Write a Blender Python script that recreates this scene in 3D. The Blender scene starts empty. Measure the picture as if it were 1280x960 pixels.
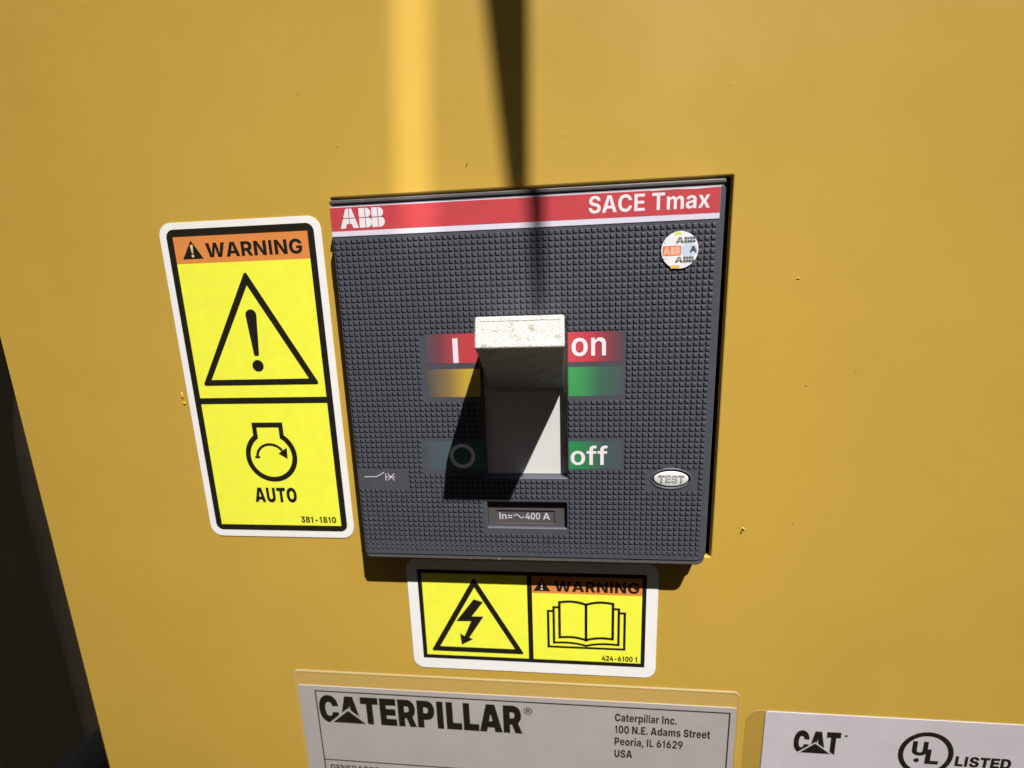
import bpy, bmesh, math, random
from math import radians, sin, cos, pi, sqrt, atan2
from mathutils import Vector, Matrix
from mathutils.geometry import tessellate_polygon

random.seed(7)
S = bpy.context.scene
COL = S.collection

# ---------------------------------------------------------------- frame of reference
# Everything is measured in millimetres on the breaker's face: x to the right, y up,
# z out of the face.  z = 0 is the face of the breaker, the steel sheet lies at z = PANEL.
PANEL = -8.6


def W(x, y, z=0.0):
    return Vector(((x - 68.0) * .001, -(z - PANEL) * .001, (y + 400.0) * .001))


# ---------------------------------------------------------------- camera
cam = bpy.data.cameras.new('camera')
cam.sensor_width = 36.0
cam.lens = 545.784 / 1280 * 36.0
cam.clip_start = .005
cam.clip_end = 50
cam.dof.use_dof = True
cam.dof.focus_distance = .165
cam.dof.aperture_fstop = 8
camo = bpy.data.objects.new('camera', cam)
COL.objects.link(camo)
R0 = (0.99539463, -0.0322904, -0.09025996)
R1 = (-0.01437706, -0.98119737, 0.19247081)
R2 = (-0.09477779, -0.19028674, -0.97714284)


def D(v):
    return Vector((v[0], -v[2], v[1]))


right, up, back = D(R0), -D(R1), -D(R2)
m = Matrix((right, up, back)).transposed().to_4x4()
m.translation = W(78.8123, -21.4979, 159.4199)
camo.matrix_world = m
S.camera = camo

# ---------------------------------------------------------------- daylight
SUN = Vector((0.715, -1.0, 2.148)).normalized()      # towards the sun
world = bpy.data.worlds.new('World')
S.world = world
world.use_nodes = True
wn = world.node_tree.nodes
sky = wn.new('ShaderNodeTexSky')
sky.sky_type = 'NISHITA'
sky.sun_disc = False
sky.sun_elevation = math.asin(SUN.z)
sky.sun_rotation = atan2(SUN.x, SUN.y)
wn['Background'].inputs['Strength'].default_value = 0.05
world.node_tree.links.new(sky.outputs['Color'], wn['Background'].inputs['Color'])

sun = bpy.data.lights.new('sun', 'SUN')
sun.energy = 5.0
sun.angle = radians(0.53)
sun.color = (1.0, 0.97, 0.915)
suno = bpy.data.objects.new('sun', sun)
COL.objects.link(suno)
suno.rotation_euler = SUN.to_track_quat('Z', 'Y').to_euler()
suno.location = (0.5, -1, 2)

S.view_settings.view_transform = 'Standard'
S.view_settings.look = 'None'
S.view_settings.gamma = 1
S.view_settings.exposure = 1.38
S.render.engine = 'CYCLES'
S.cycles.use_denoising = True
S.cycles.max_bounces = 8


# ---------------------------------------------------------------- materials
def lin(c):
    c /= 255.0
    return c / 12.92 if c <= .04045 else ((c + .055) / 1.055) ** 2.4


def pc(r, g, b, k=1.1):
    return (min(.92, lin(r) / k), min(.92, lin(g) / k), min(.92, lin(b) / k), 1)


def mat(name, color, rough=.5, spec=.5, var=0.0, vscale=60, bump=0.0, bscale=900, specks=None,
        metallic=0.0, rvar=0.0):
    """Principled surface with noise in colour, roughness and relief; specks = (colour, scale, size, amount)"""
    mt = bpy.data.materials.new(name)
    mt.use_nodes = True
    nt = mt.node_tree
    N, L = nt.nodes, nt.links
    b = N['Principled BSDF']
    b.inputs['Roughness'].default_value = rough
    b.inputs['Specular IOR Level'].default_value = spec
    b.inputs['Metallic'].default_value = metallic
    b.inputs['Base Color'].default_value = color
    tc = N.new('ShaderNodeTexCoord')
    out = None
    if var:
        nz = N.new('ShaderNodeTexNoise')
        nz.inputs['Scale'].default_value = vscale
        nz.inputs['Detail'].default_value = 6
        nz.inputs['Roughness'].default_value = .6
        L.new(tc.outputs['Object'], nz.inputs['Vector'])
        mr = N.new('ShaderNodeMapRange')
        mr.inputs['From Min'].default_value = .3
        mr.inputs['From Max'].default_value = .7
        mr.inputs['To Min'].default_value = 1 - var
        mr.inputs['To Max'].default_value = 1 + var
        L.new(nz.outputs['Fac'], mr.inputs['Value'])
        mx = N.new('ShaderNodeVectorMath')
        mx.operation = 'SCALE'
        mx.inputs[0].default_value = color[:3]
        L.new(mr.outputs['Result'], mx.inputs['Scale'])
        out = mx.outputs['Vector']
        if rvar:
            m2 = N.new('ShaderNodeMapRange')
            m2.inputs['From Min'].default_value = .3
            m2.inputs['From Max'].default_value = .7
            m2.inputs['To Min'].default_value = max(.02, rough - rvar)
            m2.inputs['To Max'].default_value = min(1, rough + rvar)
            L.new(nz.outputs['Fac'], m2.inputs['Value'])
            L.new(m2.outputs['Result'], b.inputs['Roughness'])
    for sp in (specks or []):
        sc, scale, lo, hi = sp
        nz = N.new('ShaderNodeTexNoise')
        nz.inputs['Scale'].default_value = scale
        nz.inputs['Detail'].default_value = 3
        L.new(tc.outputs['Object'], nz.inputs['Vector'])
        mr = N.new('ShaderNodeMapRange')
        mr.inputs['From Min'].default_value = lo
        mr.inputs['From Max'].default_value = hi
        L.new(nz.outputs['Fac'], mr.inputs['Value'])
        mx = N.new('ShaderNodeMix')
        mx.data_type = 'RGBA'
        L.new(mr.outputs['Result'], mx.inputs[0])
        if out is None:
            mx.inputs[6].default_value = color
        else:
            L.new(out, mx.inputs[6])
        mx.inputs[7].default_value = sc
        out = mx.outputs[2]
    if out is not None:
        L.new(out, b.inputs['Base Color'])
    if bump:
        nb = N.new('ShaderNodeTexNoise')
        nb.inputs['Scale'].default_value = bscale
        nb.inputs['Detail'].default_value = 3
        L.new(tc.outputs['Object'], nb.inputs['Vector'])
        bp = N.new('ShaderNodeBump')
        bp.inputs['Strength'].default_value = bump
        bp.inputs['Distance'].default_value = .001
        L.new(nb.outputs['Fac'], bp.inputs['Height'])
        L.new(bp.outputs['Normal'], b.inputs['Normal'])
    return mt


def fade_mat(name, stops, rough=.5):
    """printed patch whose ink fades across its width"""
    mt = bpy.data.materials.new(name)
    mt.use_nodes = True
    N, L = mt.node_tree.nodes, mt.node_tree.links
    b = N['Principled BSDF']
    b.inputs['Roughness'].default_value = rough
    tc = N.new('ShaderNodeTexCoord')
    sx = N.new('ShaderNodeSeparateXYZ')
    nz = N.new('ShaderNodeTexNoise')
    nz.inputs['Scale'].default_value = 2500
    L.new(tc.outputs['Object'], nz.inputs['Vector'])
    L.new(tc.outputs['Generated'], sx.inputs[0])
    ad = N.new('ShaderNodeMath')
    ad.operation = 'MULTIPLY_ADD'
    ad.inputs[1].default_value = .08
    L.new(nz.outputs['Fac'], ad.inputs[0])
    L.new(sx.outputs['X'], ad.inputs[2])
    sb = N.new('ShaderNodeMath')
    sb.operation = 'SUBTRACT'
    sb.inputs[1].default_value = .04
    L.new(ad.outputs[0], sb.inputs[0])
    cr = N.new('ShaderNodeValToRGB')
    e = cr.color_ramp.elements
    while len(e) > 1:
        e.remove(e[-1])
    e[0].position, e[0].color = stops[0]
    for p, c in stops[1:]:
        q = e.new(p)
        q.color = c
    L.new(sb.outputs[0], cr.inputs['Fac'])
    L.new(cr.outputs['Color'], b.inputs['Base Color'])
    return mt


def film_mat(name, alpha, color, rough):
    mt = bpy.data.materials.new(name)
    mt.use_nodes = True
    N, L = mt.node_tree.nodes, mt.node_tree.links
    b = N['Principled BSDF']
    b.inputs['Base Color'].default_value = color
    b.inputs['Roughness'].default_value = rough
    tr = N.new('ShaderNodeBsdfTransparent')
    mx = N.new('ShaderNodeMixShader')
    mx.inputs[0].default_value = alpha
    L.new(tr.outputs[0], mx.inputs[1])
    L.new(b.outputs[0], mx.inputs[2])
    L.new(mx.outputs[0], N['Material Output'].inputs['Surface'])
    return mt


M = {}
M['paint'] = mat('yellow_paint', pc(203, 165, 71), .38, .4, var=.035, vscale=14, bump=.025, bscale=1500, rvar=.06,
                 specks=[((.22, .12, .02, 1), 420, .755, .79)])
M['plate'] = mat('charcoal_plastic', pc(78, 79, 89), .5, .35, var=.10, vscale=350, bump=.08, bscale=6000,
                 specks=[((.20, .19, .18, 1), 1100, .70, .78)])
M['body'] = mat('dark_grey_plastic', pc(92, 88, 88), .5, .35, var=.12, vscale=300, bump=.08, bscale=5000,
                specks=[((.4, .39, .37, 1), 700, .70, .76)])
M['red'] = mat('red_ink', pc(201, 72, 78), .42, .4, var=.05, vscale=200, bump=.03, bscale=4000)
M['redline'] = mat('dark_red_ink', pc(120, 70, 74), .5)
M['stripe'] = mat('white_ink', pc(226, 220, 240), .45, var=.03, vscale=300)
M['white'] = mat('white_vinyl', (.87, .855, .845, 1), .38, .45, var=.03, vscale=120, bump=.02, bscale=2500)
M['letter'] = mat('white_lettering', pc(243, 232, 240), .5)
M['black'] = mat('black_ink', pc(34, 30, 22), .42, .4, var=.2, vscale=700, bump=.03, bscale=3000,
                 specks=[((.30, .30, .22, 1), 1300, .76, .80)])
M['yellow'] = mat('lemon_ink', pc(254, 255, 76), .4, .4, var=.035, vscale=160, bump=.02, bscale=2500,
                  specks=[((.35, .33, .05, 1), 900, .765, .80)])
M['orange'] = mat('orange_ink', pc(232, 145, 76), .42, .4, var=.04, vscale=160, bump=.02, bscale=2500)
M['pale_orange'] = mat('pale_orange_ink', pc(240, 205, 170), .45)
M['handle'] = mat('cast_grey_plastic', pc(222, 219, 213), .55, .35, var=.06, vscale=220, bump=.55, bscale=2600,
                  specks=[((.22, .21, .17, 1), 2300, .56, .68), ((.30, .28, .22, 1), 330, .58, .78)])
M['shutter'] = mat('light_grey_plastic', pc(219, 219, 217), .5, .35, var=.03, vscale=120, bump=.03, bscale=3000)
M['plug'] = mat('rating_plug_plastic', pc(86, 82, 84), .5, .35, var=.06, vscale=500, bump=.05, bscale=5000)
M['symbol'] = mat('pale_grey_ink', pc(205, 200, 204), .5)
M['button'] = mat('pale_button_plastic', pc(225, 225, 222), .45, .4, var=.03, vscale=400, bump=.04, bscale=4000)
M['groove'] = mat('button_groove', pc(104, 102, 99), .6)
M['void'] = mat('black_recess', (.006, .005, .004, 1), .8, .2)
M['holo'] = mat('silver_white_foil', pc(250, 250, 252), .25, .6, var=.03, vscale=500,
                specks=[(pc(225, 240, 255), 260, .5, .72), (pc(255, 232, 226), 330, .52, .74)])
M['holo_red'] = mat('foil_red', pc(240, 120, 84), .35)
M['holo_peach'] = mat('foil_peach', pc(252, 190, 160), .35)
M['holo_grey'] = mat('foil_grey', pc(84, 88, 92), .4)
M['holo_blue'] = mat('foil_blue', pc(205, 222, 240), .35)
M['holo_lime'] = mat('foil_lime', pc(222, 240, 70), .35)
M['holo_amber'] = mat('foil_amber', pc(250, 195, 110), .35)
M['holo_pink'] = mat('foil_pink', pc(128, 62, 74), .4)
M['nameplate'] = mat('grey_foil', pc(180, 172, 170), .36, .4, var=.05, vscale=60, bump=.03, bscale=2500)
M['certplate'] = mat('pale_foil', pc(205, 197, 203), .4, .4, var=.05, vscale=60, bump=.05, bscale=2500)
M['film'] = film_mat('clear_film', .10, (.78, .70, .55, 1), .25)
M['film_edge'] = film_mat('film_edge', .24, (.72, .62, .38, 1), .3)  # pale rim added for the highlight along the film's edge
M['dirty_film'] = film_mat('yellowed_film', .22, (.33, .22, .06, 1), .3)
M['steel_edge'] = mat('dark_steel', (.02, .017, .013, 1), .6)
M['recess'] = mat('shaded_enclosure', (.010, .0065, .0025, 1), .7, .2, var=.3, vscale=12)  # shade inside the enclosure put into the base colour
M['post'] = mat('brown_post', (.022, .016, .011, 1), .9, .1, var=.2, vscale=30)
M['cable'] = mat('black_rubber', (.004, .0035, .004, 1), .7, .15, var=.2, vscale=80)
M['gobo'] = film_mat('gobo_tint', .30, (.25, .22, .18, 1), .4)  # for the sheet added out of view, dims the sun outside its slit
_N, _L = M['gobo'].node_tree.nodes, M['gobo'].node_tree.links      # light falloff put into the sheet, denser towards its rim
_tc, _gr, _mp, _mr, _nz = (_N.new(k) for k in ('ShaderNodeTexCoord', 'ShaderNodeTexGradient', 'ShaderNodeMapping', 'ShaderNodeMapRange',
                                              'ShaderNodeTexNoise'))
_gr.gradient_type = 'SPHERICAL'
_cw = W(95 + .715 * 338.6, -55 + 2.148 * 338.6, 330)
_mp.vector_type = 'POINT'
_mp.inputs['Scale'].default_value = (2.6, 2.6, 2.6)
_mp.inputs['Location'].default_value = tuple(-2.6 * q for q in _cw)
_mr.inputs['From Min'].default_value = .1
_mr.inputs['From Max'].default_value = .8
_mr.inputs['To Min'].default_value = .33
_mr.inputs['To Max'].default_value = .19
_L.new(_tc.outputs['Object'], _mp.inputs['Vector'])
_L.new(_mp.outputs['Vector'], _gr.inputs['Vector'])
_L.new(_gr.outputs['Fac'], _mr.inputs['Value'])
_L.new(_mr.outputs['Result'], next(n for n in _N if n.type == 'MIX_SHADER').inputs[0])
M['wall'] = mat('sky_blocker_brown', (.29, .185, .10, 1), .9, .2, var=.15, vscale=3)
M['ground'] = mat('dark_concrete', (.04, .034, .028, 1), .9, .2, var=.2, vscale=5)
M['blocker'] = mat('dark_blocker', (.02, .018, .015, 1), .7)
_pl = pc(82, 82, 92)
M['p_red_l'] = fade_mat('red_patch_fading_left', [(0, pc(88, 80, 88)), (.25, pc(120, 66, 76)), (.6, pc(190, 68, 76)), (1, pc(204, 66, 76))])
M['p_red_r'] = fade_mat('red_patch_fading_right', [(0, pc(206, 72, 84)), (.4, pc(196, 64, 76)), (.7, pc(140, 62, 74)), (1, pc(86, 72, 80))])
M['p_yel_l'] = fade_mat('yellow_patch_fading_left', [(0, pc(88, 82, 82)), (.4, pc(140, 116, 72)), (.72, pc(196, 166, 62)), (1, pc(204, 178, 62))])
M['p_gr_r'] = fade_mat('green_patch_fading_right', [(0, pc(66, 160, 92)), (.25, pc(62, 150, 88)), (.55, pc(66, 106, 88)), (1, pc(80, 86, 90))])
M['p_off_r'] = fade_mat('dark_green_patch_fading_right', [(0, pc(44, 146, 84)), (.3, pc(52, 130, 84)), (.65, pc(68, 92, 90)), (1, pc(78, 84, 92))])
M['p_off_l'] = fade_mat('dark_green_patch_fading_left', [(0, pc(78, 86, 96)), (.35, pc(74, 92, 100)), (.6, pc(66, 100, 96)), (1, pc(44, 130, 80))])


# ---------------------------------------------------------------- helpers
def link(name, verts, faces, material, parent=None, smooth=False):
    me = bpy.data.meshes.new(name)
    base = parent_base(parent)
    me.from_pydata([W(*v) - base for v in verts], [], faces)
    bm = bmesh.new()
    bm.from_mesh(me)
    bmesh.ops.recalc_face_normals(bm, faces=bm.faces)
    bm.to_mesh(me)
    bm.free()
    me.materials.append(material)
    if smooth:
        for p in me.polygons:
            p.use_smooth = True
    o = bpy.data.objects.new(name, me)
    COL.objects.link(o)
    if parent is not None:
        o.parent = parent
    return o


def parent_base(parent):
    v = Vector((0, 0, 0))
    while parent is not None:
        v = v + parent.location
        parent = parent.parent
    return v


def thing(name, label, cat, x, y, z=PANEL, group=None):
    o = bpy.data.objects.new(name, None)
    o.empty_display_size = .01
    COL.objects.link(o)
    o.location = W(x, y, z)
    o['label'] = label
    o['category'] = cat
    if group:
        o['group'] = group
    return o


def tag(o, label, cat, group=None):
    o['label'] = label
    o['category'] = cat
    if group:
        o['group'] = group
    return o


def area(c):
    return sum(c[i - 1][0] * c[i][1] - c[i][0] * c[i - 1][1] for i in range(len(c))) / 2


def tess(contours):
    loops = [[Vector((p[0], p[1], 0)) for p in c] for c in contours]
    pts = [p for c in contours for p in c]
    tris = []
    for t in tessellate_polygon(loops):
        a, b, c = (pts[i] for i in t)
        s = (b[0] - a[0]) * (c[1] - a[1]) - (c[0] - a[0]) * (b[1] - a[1])
        if abs(s) < 1e-9:
            continue
        tris.append(tuple(t) if s > 0 else (t[0], t[2], t[1]))
    return pts, tris


class Acc:
    """collects flat shapes (each with its own outline and holes) into one mesh"""

    def __init__(self):
        self.v, self.f = [], []

    def flat(self, contours, z):
        pts, tris = tess(contours)
        k = len(self.v)
        self.v += [(p[0], p[1], z) for p in pts]
        self.f += [tuple(i + k for i in t) for t in tris]
        return self

    def wall(self, c0, z0, c1, z1):
        k, n = len(self.v), len(c0)
        self.v += [(p[0], p[1], z0) for p in c0] + [(p[0], p[1], z1) for p in c1]
        for i in range(n):
            j = (i + 1) % n
            self.f.append((k + i, k + j, k + n + j, k + n + i))
        return self

    def box(self, x0, x1, y0, y1, z0, z1):
        k = len(self.v)
        self.v += [(x, y, z) for z in (z0, z1) for y in (y0, y1) for x in (x0, x1)]
        for f in ((0, 1, 3, 2), (4, 5, 7, 6), (0, 1, 5, 4), (2, 3, 7, 6), (0, 2, 6, 4), (1, 3, 7, 5)):
            self.f.append(tuple(i + k for i in f))
        return self

    def build(self, name, material, parent=None, smooth=False):
        return link(name, self.v, self.f, material, parent, smooth)


def rrect(x0, x1, y0, y1, r=0, n=8):
    if isinstance(r, (int, float)):
        r = (r, r, r, r)               # bottom-left, bottom-right, top-right, top-left
    out = []
    for (cx, cy, rr, a0) in ((x0 + r[0], y0 + r[0], r[0], pi), (x1 - r[1], y0 + r[1], r[1], 1.5 * pi),
                             (x1 - r[2], y1 - r[2], r[2], 0), (x0 + r[3], y1 - r[3], r[3], .5 * pi)):
        if rr <= 0:
            out.append((cx, cy))
        else:
            for i in range(n + 1):
                a = a0 + i * pi / 2 / n
                out.append((cx + rr * cos(a), cy + rr * sin(a)))
    return out


def ell(cx, cy, rx, ry=None, n=48, a0=0, a1=2 * pi):
    ry = rx if ry is None else ry
    full = abs(a1 - a0 - 2 * pi) < 1e-6
    k = n if full else n + 1
    return [(cx + rx * cos(a0 + (a1 - a0) * i / n), cy + ry * sin(a0 + (a1 - a0) * i / n)) for i in range(k)]


def offset(c, d):
    """outline moved outward by d (mitred); a negative d moves it inward"""
    s = 1 if area(c) > 0 else -1
    n, out = len(c), []
    for i in range(n):
        p0, p1, p2 = Vector(c[i - 1][:2]), Vector(c[i][:2]), Vector(c[(i + 1) % n][:2])
        e1, e2 = (p1 - p0).normalized(), (p2 - p1).normalized()
        n1, n2 = Vector((e1.y, -e1.x)) * s, Vector((e2.y, -e2.x)) * s
        b = n1 + n2
        if b.length < 1e-6:
            b = n1
        b.normalize()
        q = p1 + b * d / max(.35, b.dot(n1))
        out.append((q.x, q.y))
    return out


def band(pts, w, closed=False):
    """outline of a stroke of width w along an open path; (outer, inner) for a closed one"""
    if closed:
        return [offset(pts, w / 2), offset(pts, -w / 2)]
    L, Rr = [], []
    n = len(pts)
    for i in range(n):
        p = Vector(pts[i])
        d1 = (Vector(pts[i]) - Vector(pts[i - 1])).normalized() if i else None
        d2 = (Vector(pts[i + 1]) - Vector(pts[i])).normalized() if i < n - 1 else None
        d1, d2 = d1 or d2, d2 or d1
        n1, n2 = Vector((-d1.y, d1.x)), Vector((-d2.y, d2.x))
        b = (n1 + n2).normalized()
        k = w / 2 / max(.4, b.dot(n1))
        L.append(tuple(p + b * k))
        Rr.append(tuple(p - b * k))
    return [L + Rr[::-1]]


def print_shape(name, contours, z, material, parent):
    return Acc().flat(contours, z).build(name, material, parent)


def slab(name, outline, z0, z1, bev, material, parent=None, holes=()):
    """flat piece with real thickness and a softened front edge"""
    a = Acc()
    inner = offset(outline, -bev)
    mid = offset(outline, -bev * .3)
    a.flat([inner] + list(holes), z1)
    a.wall(inner, z1, mid, z1 - bev * .3)
    a.wall(mid, z1 - bev * .3, outline, z1 - bev)
    a.wall(outline, z1 - bev, outline, z0)
    for h in holes:
        a.wall(h, z1, h, z0)
    o = a.build(name, material, parent)
    return o


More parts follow.
